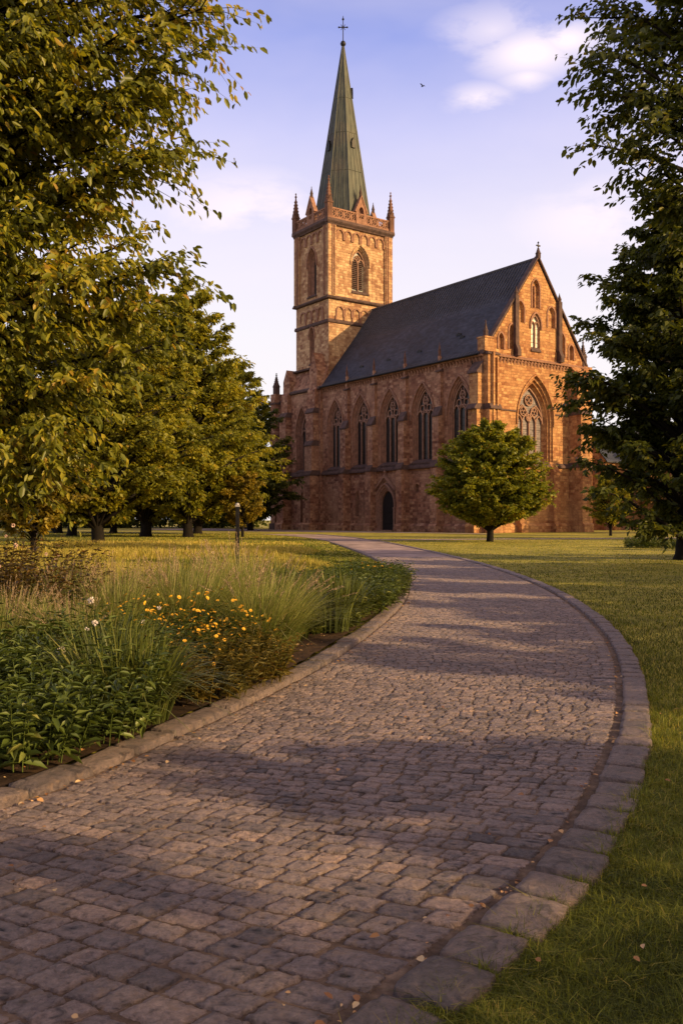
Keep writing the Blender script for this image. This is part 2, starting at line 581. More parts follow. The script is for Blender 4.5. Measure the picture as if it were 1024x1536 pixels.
def pinnacle_mesh(h=3.2, w=.55, dark=False):
    """square shaft, gablets, crocketed spirelet, finial; base at z=0"""
    b = MB()
    hs = h * .36
    f = Frame((0, 0, 0), (1, 0, 0), (0, -1, 0))
    b.box(f, -w / 2, w / 2, 0, hs, -w / 2, w / 2)
    b.box(f, -w * .6, w * .6, hs, hs + h * .03, -w * .6, w * .6)
    for q in range(4):
        a = q * math.pi / 2
        fr = Frame((0, 0, 0), (math.cos(a), math.sin(a), 0), (math.sin(a), -math.cos(a), 0))
        b.plate(fr, [(-w * .5, hs + h * .03), (w * .5, hs + h * .03), (0, hs + h * .17)], w * .42, w * .56)
        b.sweep(fr, [(-w * .22, h * .06), (-w * .22, hs * .75), (0, hs * .95), (w * .22, hs * .75), (w * .22, h * .06)], w * .12, w * .5, w * .55)
    z0 = hs + h * .03
    vs = []
    b.lathe((0, 0, 0), [(w * .62, z0), (w * .10, h * .88)], 4, math.pi / 4)
    for k in range(5):                                   # crockets
        t = .15 + k * .16
        r = w * .62 * (1 - t) + w * .10 * t
        z = z0 + (h * .88 - z0) * t
        for q in range(4):
            a = q * math.pi / 2 + math.pi / 4
            c = (r * math.cos(a), r * math.sin(a), z)
            b.lathe(c, [(.01, -w * .09), (w * .13, 0), (.01, w * .12)], 5)
    b.lathe((0, 0, 0), [(w * .1, h * .87), (w * .25, h * .905), (w * .1, h * .93), (w * .07, h * .95), (w * .16, h * .97), (.01, h)], 6)
    o = b.build('pinnacle', M['dark_trim'] if dark else M['pinnacle_stone'])
    me = o.data
    bpy.data.objects.remove(o)
    return me


PIN_L = pinnacle_mesh(1, .2)             # unit height
PIN_D = pinnacle_mesh(1, .13, True)


def put_pinnacle(me, x, y, z, h, parent=CH, sw=1.0, name='pinnacle'):
    o = mobj(name, me, parent)
    o.location = (x, y, z)
    o.scale = (h * sw, h * sw, h)
    return o


# ---------------- nave north wall
nave_win = [(3.95, 1.95), (10.5, 1.95), (16.9, 1.95), (23.1, 1.9), (29.05, 1.8)]
holes = []
for cy, b in nave_win:
    holes.append(window(FN, cy, b, 8.55, 14.3, 3.9, CH, depth=.65, lights=3, inner=.80))
holes.append(window(FN, 24.0, .42, 1.9, 4.5, .9, CH, depth=.7, lights=0, hood=False, sill=False, name='slit_window', inner=.7))
holes.append(window(FN, 11.6, .36, 4.9, 5.5, .45, CH, depth=.6, lights=0, hood=False, sill=False, name='slit_window', inner=.7))
# portal
PC = 17.55
port_out = arch_pts(PC, 2.1, 0.0, 3.3, 2.9)
holes_main = holes
bN = MB()
bN.wall(FN, [(0, 0), (NL, 0), (NL, EAVE), (0, EAVE)], holes + [[(h, z + .001) for h, z in port_out]])
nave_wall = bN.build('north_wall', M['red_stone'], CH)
p = MB()
def pin(k): return arch_pts(PC, 2.1 * k, 0.0, 3.3, 2.9 * k)
p.rings(FN, [(pin(1.0), -.05), (pin(1.0), .45), (pin(.93), .45), (pin(.9), .25), (pin(.82), .25), (pin(.80), .05), (pin(.74), .05), (pin(.73), -.12), (pin(.67), -.12), (pin(.66), -.42)])
p.plate(FN, [(PC - 2.2, 5.3), (PC, 7.3), (PC + 2.2, 5.3), (PC + 1.95, 5.3), (PC, 6.95), (PC - 1.95, 5.3)], .2, .55)
p.lathe(FN.p(PC, 7.2, .38), [(.12, 0), (.06, .3), (.2, .45), (.05, .6), (.01, .85)], 6)
for s in (-1, 1):
    for k, dd in ((.86, .32), (.77, .12), (.70, -.06)):
        p.lathe(FN.p(PC + s * 2.1 * k, 0, dd), [(.13, 0), (.13, .3), (.085, .36), (.085, 2.75), (.14, 2.85), (.15, 3.05)], 8)
door = p.build('portal', M['tracery'], CH)
d = MB()
d.wall(FN, pin(.665), d=-.4)
for k in range(-4, 5):
    x = PC + k * .24
    d.box(FN, x - .012, x + .012, .05, 3.6 if abs(k) < 3 else 3.1, -.40, -.375)
d.box(FN, PC - 1.1, PC + 1.1, 1.0, 1.1, -.40, -.36); d.box(FN, PC - 1.1, PC + 1.1, 2.5, 2.6, -.40, -.36)
d.build('door', M['void'], door)
st = MB(); st.box(FN, PC - 2.1, PC + 2.1, -.02, .14, .0, .95); st.build('step', M['tracery'], door)

# ---------------- gable (east) wall
EWX = 8.55
gh = [window(FE, EWX, 3.05, 8.1, 13.2, 5.3, CH, depth=1.25, lights=4, glass='sunlit_glass', inner=.76, frame_mat='gable_stone')]
gh.append(window(FE, EWX, .78, 21.6, 24.6, 1.3, CH, depth=.3, lights=2, glass='white_glass', inner=.86, tri=False))
slope = (APEX - EAVE) / AX
bG = MB()
gpoly = [(0, 0), (GW, 0), (GW, EAVE), (2 * AX - .01 if 2 * AX < GW else GW, EAVE), (AX, APEX), (0.02, EAVE), (0, EAVE)]
gpoly = [(0, 0), (GW, 0), (GW, EAVE), (AX, APEX), (0, EAVE)]
# recessed blind niches in the gable
niche = []
for (cx, b, z0, zs, a) in [(EWX, .62, 26.6, 29.0, 1.0), (5.9, .62, 24.6, 26.2, .9), (11.3, .62, 24.6, 26.2, .9),
                           (4.55, .5, 21.3, 23.4, .8), (2.75, .42, 21.1, 22.3, .65), (13.2, .5, 21.3, 23.4, .8), (14.9, .42, 21.1, 22.3, .65)]:
    ol = arch_pts(cx, b, z0, zs, a)
    niche.append((cx, b, z0, zs, a))
bG.wall(FE, gpoly, gh + [arch_pts(*n) for n in niche])
for n in niche:
    cx, b, z0, zs, a = n
    bG.rings(FE, [(arch_pts(cx, b, z0, zs, a), 0.0), (arch_pts(cx, b * .9, z0 + .05, zs, a * .9), -.32)])
    bG.wall(FE, arch_pts(cx, b * .9, z0 + .05, zs, a * .9), d=-.32)
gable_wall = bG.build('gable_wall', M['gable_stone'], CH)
g2 = MB()
for cx, b, z0, zs, a in niche:
    g2.sweep(FE, arch_pts(cx, b + .1, z0, zs, a + .12), .2, .004, .10)
g2.box(FE, EWX - .06, EWX + .06, 26.7, 29.3, -.30, -.12)
g2.build('blind_arcade', M['trim'], CH)
# upright buttress strips in the gable with spirelets above the verge
for cx in (5.15 - .1, 12.45 + .1):
    s = MB()
    zt = APEX - abs(cx - AX) * slope
    s.box(FE, cx - .28, cx + .28, EAVE + .35, zt + .5, .003, .42)
    s.prism(FE, cx - .28, cx + .28, [(.003, EAVE + .2), (.75, EAVE + .2), (.75, EAVE + .9), (.42, EAVE + 1.6), (.003, EAVE + 1.6)])
    so = s.build('gable_strip', M['dark_trim'], CH)
    pn = put_pinnacle(PIN_D, cx, -.2, zt + .4, 1.15, so, 2.2)
# gable coping + string + corbels
c = MB()
ext = .28
c.plate(FE, [(-.25, EAVE - .05), (AX, APEX + .35), (GW + .25, EAVE - .05), (GW + .25, EAVE + .36), (AX, APEX + .62), (-.25, EAVE + .36)], -.45, .24)
coping = c.build('gable_coping', M['dark_trim'], CH)
c = MB()
c.prism(FE, -.1, GW, [(.003, EAVE - .12), (.36, EAVE - .12), (.40, EAVE + .06), (.003, EAVE + .28)])
for i in range(29):
    x = .8 + i * .57
    c.prism(FE, x, x + .25, [(.003, EAVE - .75), (.26, EAVE - .14), (.003, EAVE - .14)])
    c.sweep(FE, arch_pts(x + .41, .16, EAVE - .45, EAVE - .45, .22, n=3, base=False), .1, .003, .12)
c.build_each('string_course', M['trim'], CH)
c = MB()
c.prism(FE, 0, GW, [(.003, 7.7), (.3, 7.75), (.3, 7.95), (.003, 8.3)])
c.prism(FE, 0, EWX - 3.3, [(.003, 14.05), (.1, 14.08), (.1, 14.2), (.003, 14.26)])
c.prism(FE, EWX + 3.3, GW, [(.003, 14.05), (.1, 14.08), (.1, 14.2), (.003, 14.26)])
c.build_each('string_course', M['dark_trim'], CH)
put_pinnacle(PIN_D, AX, -.1, APEX + .3, 1.5, CH, 2.2, 'finial')
cc = MB()
f_ = MB()
f_.lathe((AX, -.1, APEX + 1.75), [(.05, -.2), (.05, .3), (.13, .37), (.02, .55)], 6)
f_.box(FE, AX - .3, AX + .3, APEX + 1.72, APEX + 1.86, .02, .18)
f_.build('finial_cross', M['iron'], CH)


# ---------------- buttresses
def nave_buttress(cy, w=1.1, parent=CH, fr=FN, top=EAVE):
    b = MB()
    b.prism(fr, cy - w / 2 - .12, cy + w / 2 + .12, [(.003, -.1), (1.5, -.1), (1.5, .7), (1.32, 1.0), (.003, 1.0)])
    b.prism(fr, cy - w / 2, cy + w / 2, [(.003, .9), (1.28, .9), (1.28, 7.7), (.95, 8.5), (.95, 13.9), (.42, 14.9), (.003, 14.9)])
    b.prism(fr, cy - .33, cy + .33, [(.003, 14.6), (.40, 14.6), (.40, 19.2), (.32, 19.6), (.003, 19.6)])
    b.box(fr, cy - .16, cy + .16, 19.5, top + .75, .06, .38)
    o = b.build('buttress', M['red_stone'], parent)
    t = MB()
    t.prism(fr, cy - w / 2 - .08, cy + w / 2 + .08, [(.003, 7.72), (1.40, 7.72), (1.42, 7.9), (.97, 8.62), (.97, 8.3), (.003, 8.3)])
    t.prism(fr, cy - w / 2 - .07, cy + w / 2 + .07, [(.38, 13.95), (1.05, 13.75), (1.07, 13.95), (.44, 15.02), (.38, 15.02)])
    t.prism(fr, cy - .42, cy + .42, [(.003, 19.15), (.6, 19.15), (.6, 19.3), (.003, 19.55)])
    t.build_each('weathering', M['dark_trim'], o)
    pn = mobj('pinnacle', PIN_L, o)
    q = fr.p(cy, top + .7, .26)
    pn.location = q; pn.scale = (1.15, 1.15, 1.7)
    return o


for cy in (7.15, 13.6, 19.95, 26.0):
    nave_buttress(cy)
c = MB()
# nave string course between buttresses, plinth, eaves cornice with corbels
c.prism(FN, -.2, NL, [(.003, 7.75), (.34, 7.78), (.34, 7.98), (.003, 8.45)])
pl = MB()
pl.prism(FN, 0, PC - 2.2, [(.003, -.1), (.28, -.1), (.28, .72), (.003, 1.0)])
pl.prism(FN, PC + 2.2, NL, [(.003, -.1), (.28, -.1), (.28, .72), (.003, 1.0)])
pl.prism(FB, NL, 41.9, [(.003, -.1), (.28, -.1), (.28, .72), (.003, 1.0)])
pl.build_each('plinth', M['red_stone'], CH)
pl = MB()
pl.prism(FE, 1.8, GW, [(.003, -.1), (.3, -.1), (.3, .75), (.003, 1.05)])
pl.build('plinth', M['gable_stone'], CH)
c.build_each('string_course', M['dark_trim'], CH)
c = MB()
c.prism(FN, 0, NL, [(.003, EAVE - .3), (.34, EAVE - .25), (.42, EAVE - .06), (.003, EAVE - .06)])
for i in range(59):
    y = .4 + i * .54
    c.prism(FN, y, y + .24, [(.003, EAVE - .85), (.28, EAVE - .3), (.003, EAVE - .3)])
c.build('eaves_cornice', M['trim'], CH)

# corner buttresses of the gable
b = MB()
b.prism(FN, .05, 1.45, [(.003, -.1), (1.5, -.1), (1.5, .9), (1.3, 1.1), (1.3, 7.8), (1.05, 8.5), (1.05, 14.0), (.85, 14.6), (.85, 18.3), (.003, 19.4)])
b.prism(FE, .05, 1.75, [(.003, -.1), (1.3, -.1), (1.3, .9), (1.05, 1.1), (1.05, 7.8), (.85, 8.5), (.85, 14.0), (.65, 14.6), (.65, EAVE + .1), (.003, EAVE + .3)])
b.box(FE, .55, .8, 8.5, EAVE + .2, .6, 1.0); b.box(FE, 1.2, 1.42, 8.5, EAVE - .4, .6, .98)
cb = b.build('corner_buttress', M['gable_stone'], CH)
t = MB()
for z in (7.8, 14.0):
    t.prism(FN, .0, 1.5, [(.003, z), (1.4, z), (1.4, z + .16), (1.05, z + .62), (.003, z + .62)])
    t.prism(FE, .0, 1.8, [(.003, z), (1.14, z), (1.14, z + .16), (.85, z + .62), (.003, z + .62)])
t.prism(FE, -.1, 1.85, [(.003, EAVE - .1), (.82, EAVE - .1), (.82, EAVE + .1), (.003, EAVE + .4)])
t.prism(FN, .0, 1.6, [(.003, 18.1), (1.05, 18.1), (1.05, 18.3), (.003, 19.55)])
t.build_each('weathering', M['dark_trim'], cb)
b = MB()
b.box(FE, -.2, 1.25, EAVE + .3, EAVE + 1.75, -.8, .40)
b.box(FE, -.28, 1.33, EAVE + 1.75, EAVE + 1.95, -.88, .48)
tb = b.build('turret_block', M['gable_stone'], CH)
put_pinnacle(PIN_D, .5, .2, EAVE + 1.9, 2.0, tb, 1.5)
b = MB()
b.prism(FE, 14.45, 16.2, [(.003, -.1), (2.45, -.1), (2.45, .9), (2.15, 1.1), (2.15, 7.8), (1.95, 8.4), (1.95, 14.2), (1.35, 15.2), (1.35, 19.2), (.003, 20.6)])
b.prism(FE, 10.95, 12.0, [(.003, -.1), (1.05, -.1), (1.05, .9), (.8, 1.1), (.8, 7.2), (.003, 8.4)])
b.prism(FE, 5.1, 6.15, [(.003, -.1), (1.05, -.1), (1.05, .9), (.8, 1.1), (.8, 7.2), (.003, 8.4)])
b.box(FE, 16.9, GW + .9, 0, EAVE + .2, -1.4, .35)
cb2 = b.build('corner_buttress', M['gable_stone'], CH)
t = MB()
for z, dd in ((7.8, 2.25), (14.2, 2.05)):
    t.prism(FE, 14.38, 16.27, [(.003, z), (dd, z), (dd, z + .16), (dd - .3, z + .62), (.003, z + .62)])
t.build_each('weathering', M['dark_trim'], cb2)
put_pinnacle(PIN_D, 17.4, .2, EAVE + .2, 3.4, cb2, 1.5)
# drainpipe beside the corner
dp = MB(); dp.tube([FN.p(1.62, .3, .16), FN.p(1.62, 19.2, .16), FN.p(1.62, 19.7, .3)], [.075, .075, .075], 8)
for z in (3, 7, 11, 15, 18.5): dp.box(FN, 1.5, 1.74, z, z + .08, .003, .26)
dp.build('drainpipe', M['iron'], CH)
# far (south) wall, closed behind
b = MB()
FS = Frame((GW, 0, 0), (0, 1, 0), (1, 0, 0))
b.wall(FS, [(0, 0), (NL, 0), (NL, EAVE), (0, EAVE)])
b.build('south_wall', M['red_stone'], CH)

# ---------------- roof
m, T, bs = new_mat('slate_roof')
tc = T.add('ShaderNodeTexCoord').outputs['Object']
ps = T.add('ShaderNodeSeparateXYZ', {0: tc}).outputs
vec = T.add('ShaderNodeCombineXYZ', {0: ps[1], 1: T.math('MULTIPLY', ps[2], 1.25), 2: 0.0}).outputs[0]
br = T.add('ShaderNodeTexBrick', {'Vector': vec, 'Color1': (.016, .020, .032, 1), 'Color2': (.036, .043, .064, 1), 'Mortar': (.015, .015, .018, 1),
                                  'Scale': 1.0, 'Mortar Size': .012, 'Brick Width': .56, 'Row Height': .32})
nz = T.noise(tc, .35, 5, .6); nf = T.noise(tc, 3.0, 5, .7)
cl = T.mix(1.0, br.outputs[0], T.ramp(nz, [(.3, (.6, .6, .62)), (.7, (1.35, 1.3, 1.3))]), 'MULTIPLY')
cl = T.mix(1.0, cl, T.ramp(nf, [(.3, (.7, .7, .7)), (.7, (1.25, 1.25, 1.25))]), 'MULTIPLY')
T.l.new(cl, bs.inputs['Base Color'])
bs.inputs['Roughness'].default_value = .6
bs.inputs['Specular IOR Level'].default_value = .3
bp = T.add('ShaderNodeBump', {'Strength': .5, 'Distance': .04, 'Height': T.math('ADD', T.math('MULTIPLY', br.outputs[1], -.6), nf)})
T.l.new(bp.outputs[0], bs.inputs['Normal'])
M['slate'] = m

RY0, RY1 = .42, NL - .01
b = MB()
eo = .55                                    # eave overhang
ez = EAVE - eo * slope * .55
FR = Frame((0, 0, 0), (1, 0, 0), (0, -1, 0))
b.plate(FR, [(-eo, EAVE + .02), (1.2, EAVE + 1.2 * slope - .06), (AX, APEX + .30), (2 * AX - 1.2, EAVE + 1.2 * slope - .06), (2 * AX + eo - .2, EAVE + .02),
             (2 * AX + eo - .2, EAVE - .02), (AX, APEX - .05), (-eo, EAVE - .12)], -RY1, -RY0)
roof = b.build('roof', M['slate'], CH)
s = MB()
Ln = math.hypot(AX - 1.2, APEX + .30 - EAVE - 1.2 * slope + .06)
ux, uz = (AX - 1.2) / Ln, (APEX + .30 - EAVE - 1.2 * slope + .06) / Ln
for i in range(60):
    y = .7 + i * .53
    if y > RY1 - .1: break
    f1 = Frame((0, y, 0), (1, 0, 0), (0, 1, 0))
    s.sweep(f1, [(-eo + .05, EAVE + .06), (1.2, EAVE + 1.2 * slope - .03), (AX, APEX + .33)], .12, -.03, .03)
s.build('roof_seam', M['lead'], roof)
s = MB()
s.tube([(AX, RY0 - .1, APEX + .36), (AX, RY1, APEX + .36)], [.16, .16], 8)
s.build('ridge_capping', M['lead'], roof)
s = MB()
s.tube([(-eo - .06, RY0, EAVE - .02), (-eo - .06, RY1, EAVE - .02)], [.13, .13], 8)
s.build('gutter', M['iron'], roof)
for y, zf in ((5.4, 2.9), (6.4, 3.4), (12.6, 2.2), (18.6, 2.0), (24.4, 1.9)):
    x = zf / slope
    v = MB()
    z = EAVE + zf
    fv = Frame((x, y, z), (0, 1, 0), (-1, 0, 0))
    v.plate(fv, [(-.38, -.05), (.38, -.05), (.38, .16), (0, .34), (-.38, .16)], -.55, .42)
    v.build('roof_vent', M['iron'], roof)

# ---------------- tower base
BY0, BY1 = NL, 41.9
th = [window(FB, 36.9, 1.55, 8.5, 14.0, 3.9, CH, depth=.9, lights=2, inner=.72),
      window(FB, 37.0, .42, 1.0, 4.6, .9, CH, depth=.6, lights=0, hood=False, sill=False, name='slit_window', inner=.7)]
b = MB()
b.wall(FB, [(BY0, 0), (BY1, 0), (BY1, EAVE), (BY0, EAVE)], th)
fB2 = Frame((0, BY0, 0), (1, 0, 0), (0, -1, 0)); fB3 = Frame((0, BY1, 0), (1, 0, 0), (0, 1, 0))
b.wall(fB2, [(SB, 0), (13.4, 0), (13.4, EAVE), (SB, EAVE)])
b.wall(fB3, [(SB, 0), (13.4, 0), (13.4, EAVE), (SB, EAVE)])
# sloped shoulder from base to shaft
b.prism(FB, BY0, BY1, [(0, EAVE), (-1.5, EAVE + 3.4), (-6, EAVE + 3.4), (-6, EAVE)])
b.build('tower_base', M['red_stone'], CH)
c = MB()
c.prism(FB, BY0 - .1, BY1 + .1, [(.003, EAVE - .3), (.35, EAVE - .22), (.4, EAVE), (.003, EAVE + .3)])
c.prism(FB, BY0, BY1, [(.003, 7.75), (.34, 7.78), (.34, 7.98), (.003, 8.45)])
c.prism(FB, BY0 + 1.6, BY1 - 1.2, [(-1.5, EAVE + 3.2), (-.75, EAVE + 3.2), (-.7, EAVE + 3.45), (-1.5, EAVE + 3.7)])
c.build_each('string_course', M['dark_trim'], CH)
for y0, y1, big in ((32.6, 34.5, True), (39.9, 41.7, False)):
    b = MB()
    b.prism(FB, y0 - .1, y1 + .1, [(.003, -.1), (1.75, -.1), (1.75, .8), (1.5, 1.05), (.003, 1.05)])
    b.prism(FB, y0, y1, [(.003, 1), (1.5, 1), (1.5, 7.7), (1.25, 8.5), (1.25, 12.0), (1.0, 12.7), (1.0, 16.7), (.7, 17.3), (.7, EAVE - .3), (.003, EAVE + .5)])
    if big:
        fg = Frame((SB, 0, 0), (0, 1, 0), (-1, 0, 0))
        b.plate(fg, [(y0, EAVE), (y1, EAVE), (y1, EAVE + 2.6), ((y0 + y1) / 2, EAVE + 5.2), (y0, EAVE + 2.6)], -1.6, .35)
    else:
        b.plate(FB, [(y0, EAVE), (y1, EAVE), (y1, EAVE + 1.9), ((y0 + y1) / 2, EAVE + 3.6), (y0, EAVE + 1.9)], -1.4, .3)
    bo = b.build('buttress', M['red_stone'], CH)
    t = MB()
    for z, dd in ((7.72, 1.5), (12.0, 1.25), (16.7, 1.0)):
        t.prism(FB, y0 - .07, y1 + .07, [(.003, z), (dd + .12, z), (dd + .12, z + .16), (dd - .26, z + .75), (.003, z + .75)])
    t.build_each('weathering', M['dark_trim'], bo)
# stair turret / west end piece
b = MB()
FWE = Frame((0, BY1, 0), (1, 0, 0), (0, 1, 0))
b.box(Frame((0, 0, 0), (1, 0, 0), (0, 1, 0)), -.2, 6, 0, 19.4, BY1, 44.3)
b.box(Frame((0, 0, 0), (1, 0, 0), (0, 1, 0)), -1.25, 0.1, 0, 20.6, 43.2, 44.5)
wo = b.build('west_porch', M['red_stone'], CH)
b = MB()
b.prism(Frame((-.2, 0, 0), (0, 1, 0), (-1, 0, 0)), BY1, 44.4, [(.35, 19.35), (-4.5, 23.2), (-4.5, 19.35)])
b.build('porch_roof', M['slate'], wo)
t = MB()
for z in (7.75, 14.0, 19.0):
    t.box(Frame((0, 0, 0), (1, 0, 0), (0, 1, 0)), -1.38, .2, z, z + .28, 43.08, 44.62)
    t.box(Frame((0, 0, 0), (1, 0, 0), (0, 1, 0)), -.42, -.1, z, z + .28, BY1 + .1, 43.2)
t.box(Frame((0, 0, 0), (1, 0, 0), (0, 1, 0)), -1.45, .3, -.1, .9, 43.02, 44.7)
t.build_each('string_course', M['dark_trim'], wo)
put_pinnacle(PIN_D, -.6, 43.85, 20.5, 3.4, wo, 1.7)

# ---------------- tower shaft
ZM, ZT = 33.4, 44.2
eh = [window(FTE, 6.67, 1.55, 34.8, 39.2, 2.5, CH, depth=.8, lights=2, inner=.74, glass='dark_glass', name='belfry_window', frame_mat='pale_stone')]
nh = [window(FTN, 36.5, 1.15, 34.4, 39.2, 2.3, CH, depth=.9, lights=0, inner=.6, glass='dark_glass', name='belfry_window'),
      window(FTN, 36.5, .62, 24.4, 28.6, 1.2, CH, depth=.8, lights=0, inner=.6, hood=True, name='slit_window')]
lv = MB()
for i in range(15):
    z = 35.5 + i * .28
    lv.prism(FTE, 6.67 - 1.05, 6.67 + 1.05, [(-.78, z + .2), (-.6, z), (-.58, z + .03), (-.76, z + .23)])
lv.build('louvre', M['dark_trim'], CH)
b = MB()
b.wall(FTE, [(TX0, 20), (TX1, 20), (TX1, ZT), (TX0, ZT)], eh)
b.wall(FTN, [(TY0, 20), (TY1, 20), (TY1, ZT), (TY0, ZT)], nh)
b.wall(FTW, [(TX0, 0), (TX1, 0), (TX1, ZT), (TX0, ZT)])
b.wall(FTS, [(TY0, 0), (TY1, 0), (TY1, ZT), (TY0, ZT)])
# corner strips, upper stage
for fr, a0, a1 in ((FTE, TX0, TX1), (FTN, TY0, TY1), (FTW, TX0, TX1), (FTS, TY0, TY1)):
    for s0, s1 in ((a0 - (.26 if fr in (FTE, FTW) else 0), a0 + 1.15), (a1 - 1.15, a1 + (.26 if fr in (FTE, FTW) else 0))):
        b.box(fr, s0, s1, ZM + .3, ZT - .25, .002, .26)
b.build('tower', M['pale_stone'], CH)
t = MB()
for fr, a0, a1, n in ((FTE, TX0, TX1, 6), (FTN, TY0, TY1, 4)):
    w0, w1 = a0 + 1.2, a1 - 1.2
    st_ = (w1 - w0) / n
    for i in range(n):
        cx = w0 + (i + .5) * st_
        t.sweep(fr, arch_pts(cx, st_ * .42, 42.0, 42.7, st_ * .55, n=5), .2, .003, .2)
        t.sweep(fr, arch_pts(cx, st_ * .42, 30.9, 31.6, st_ * .5, n=5), .2, .003, .18)
        t.box(fr, cx - st_ * .5 - .09, cx - st_ * .5 + .09, 30.3, 31.0, .003, .2)
    for s0 in (a0 + .45, a0 + .8, a1 - .55, a1 - .9):
        t.box(fr, s0 - .06, s0 + .06, ZM + .4, ZT - .3, .26, .38)
t.build('blind_arcade', M['trim'], CH)
t = MB()
for z, dd in ((ZM, .45), (30.0, .22)):
    for fr, a0, a1 in ((FTE, TX0, TX1), (FTN, TY0, TY1), (FTW, TX0, TX1), (FTS, TY0, TY1)):
        e = dd if fr in (FTE, FTW) else 0
        t.prism(fr, a0 - e, a1 + e, [(.003, z - .2), (dd * .8, z - .1), (dd, z + .08), (.003, z + .4)])
for z, dd, zz in ((ZT - .3, .35, .3), (ZT, .52, .6)):
    for fr, a0, a1 in ((FTE, TX0, TX1), (FTN, TY0, TY1), (FTW, TX0, TX1), (FTS, TY0, TY1)):
        e = dd if fr in (FTE, FTW) else 0
        t.prism(fr, a0 - e, a1 + e, [(-.3, z), (dd * .75, z), (dd, z + .2), (.45, z + zz), (-.3, z + zz)])
t.build_each('string_course', M['dark_trim'], CH)
# parapet
ZP = ZT + .6
pz = MB()
for fr, a0, a1 in ((FTE, TX0, TX1), (FTN, TY0, TY1), (FTW, TX0, TX1), (FTS, TY0, TY1)):
    e = .25 if fr in (FTE, FTW) else -.08
    pz.box(fr, a0 - e, a1 + e, ZP, ZP + .3, -.1, .26)
    pz.box(fr, a0 - e, a1 + e, ZP + 1.42, ZP + 1.62, -.12, .27)
    n = int((a1 - a0) / 1.15)
    st_ = (a1 - a0) / n
    for i in range(n):
        cx = a0 + (i + .5) * st_
        r = .46
        pz.sweep(fr, [(cx + r * math.cos(q), ZP + .86 + r * 1.15 * math.sin(q)) for q in [2 * math.pi * k / 14 for k in range(14)]], .16, 0.0, .2, closed=True)
        for q in range(4):
            g = q * math.pi / 2 + .78
            pz.sweep(fr, [(cx + .3 * math.cos(g) + .2 * math.cos(w_), ZP + .86 + .30 * math.sin(g) + .22 * math.sin(w_)) for w_ in [2 * math.pi * k / 7 for k in range(7)]], .07, .03, .16, closed=True)
        pz.box(fr, cx - st_ / 2 - .08, cx - st_ / 2 + .08, ZP + .2, ZP + 1.45, -.05, .22)
parapet = pz.build('parapet', M['trim'], CH)
for x, y in ((TX0 - .05, TY0 - .05), (TX1 + .05, TY0 - .05), (TX0 - .05, TY1 + .05), (TX1 + .05, TY1 + .05)):
    put_pinnacle(PIN_L, x, y, ZP - .1, 6.2, parapet, .66)
# gablet in the middle of each side
for fr, c0 in ((FTE, 6.67), (FTN, 36.5), (FTW, 6.67), (FTS, 36.5)):
    g = MB()
    hole = arch_pts(c0, .42, ZP + .9, ZP + 2.0, .6)
    g.wall(fr, [(c0 - .98, ZP), (c0 + .98, ZP), (c0 + .98, ZP + 1.9), (c0, ZP + 4.1), (c0 - .98, ZP + 1.9)], [hole], d=.34)
    g.wall(fr, [(c0 - .98, ZP), (c0 + .98, ZP), (c0 + .98, ZP + 1.9), (c0, ZP + 4.1), (c0 - .98, ZP + 1.9)], d=-.22)
    g.rings(fr, [(hole, .34), (hole, -.1)])
    ol = [(c0 - .98, ZP), (c0 + .98, ZP), (c0 + .98, ZP + 1.9), (c0, ZP + 4.1), (c0 - .98, ZP + 1.9)]
    g.rings(fr, [(ol, .34), (ol, -.22)])
    g.sweep(fr, [(c0 - 1.08, ZP + 1.75), (c0, ZP + 4.22), (c0 + 1.08, ZP + 1.75)], .26, -.26, .44)
    go = g.build('gablet', M['trim'], parapet)
    q = fr.p(c0, ZP + 4.1, .1)
    pn = mobj('finial', PIN_D, go); pn.location = q; pn.scale = (2.4, 2.4, 1.7)
for x, y in ((3.4, TY0 - .1), (9.9, TY0 - .1), (TX0 - .1, 34.2), (TX0 - .1, 38.8), (3.4, TY1 + .1), (9.9, TY1 + .1), (TX1 + .1, 34.2), (TX1 + .1, 38.8)):
    pass
# flat roof of the tower behind the parapet
b = MB(); b.box(Frame((0, 0, 0), (1, 0, 0), (0, 1, 0)), TX0, TX1, ZT + .1, ZT + .55, TY0, TY1); b.build('tower_roof', M['lead'], CH)

# ---------------- spire
m, T, bs = new_mat('verdigris_copper')
tc = T.add('ShaderNodeTexCoord').outputs['Object']
mp = T.add('ShaderNodeMapping', {0: tc, 3: (1, 1, .12)}).outputs[0]
n1 = T.noise(mp, 2.2, 6, .65); n2 = T.noise(tc, .35, 4, .6)
cl = T.ramp(n1, [(.28, (.020, .025, .020)), (.5, (.046, .052, .038)), (.72, (.090, .095, .066))])
cl = T.mix(T.ramp(n2, [(.45, (0, 0, 0)), (.7, (.7, .7, .7))]), cl, (.075, .060, .042, 1))
T.l.new(cl, bs.inputs['Base Color'])
bs.inputs['Roughness'].default_value = .62
bs.inputs['Metallic'].default_value = .15
M['copper'] = m
SX, SY, SZ0, SZ1 = 6.67, 36.5, ZT + .5, 72.9
sb = MB()
r0 = 4.35
rad = [(r0 + .35, 0), (r0, 1.2), (r0 * .955, 3.0), (.17, SZ1 - SZ0)]
sb.lathe((SX, SY, SZ0), rad, 8, R(22.5))
spire = sb.build('spire', M['copper'], CH)
rb = MB()
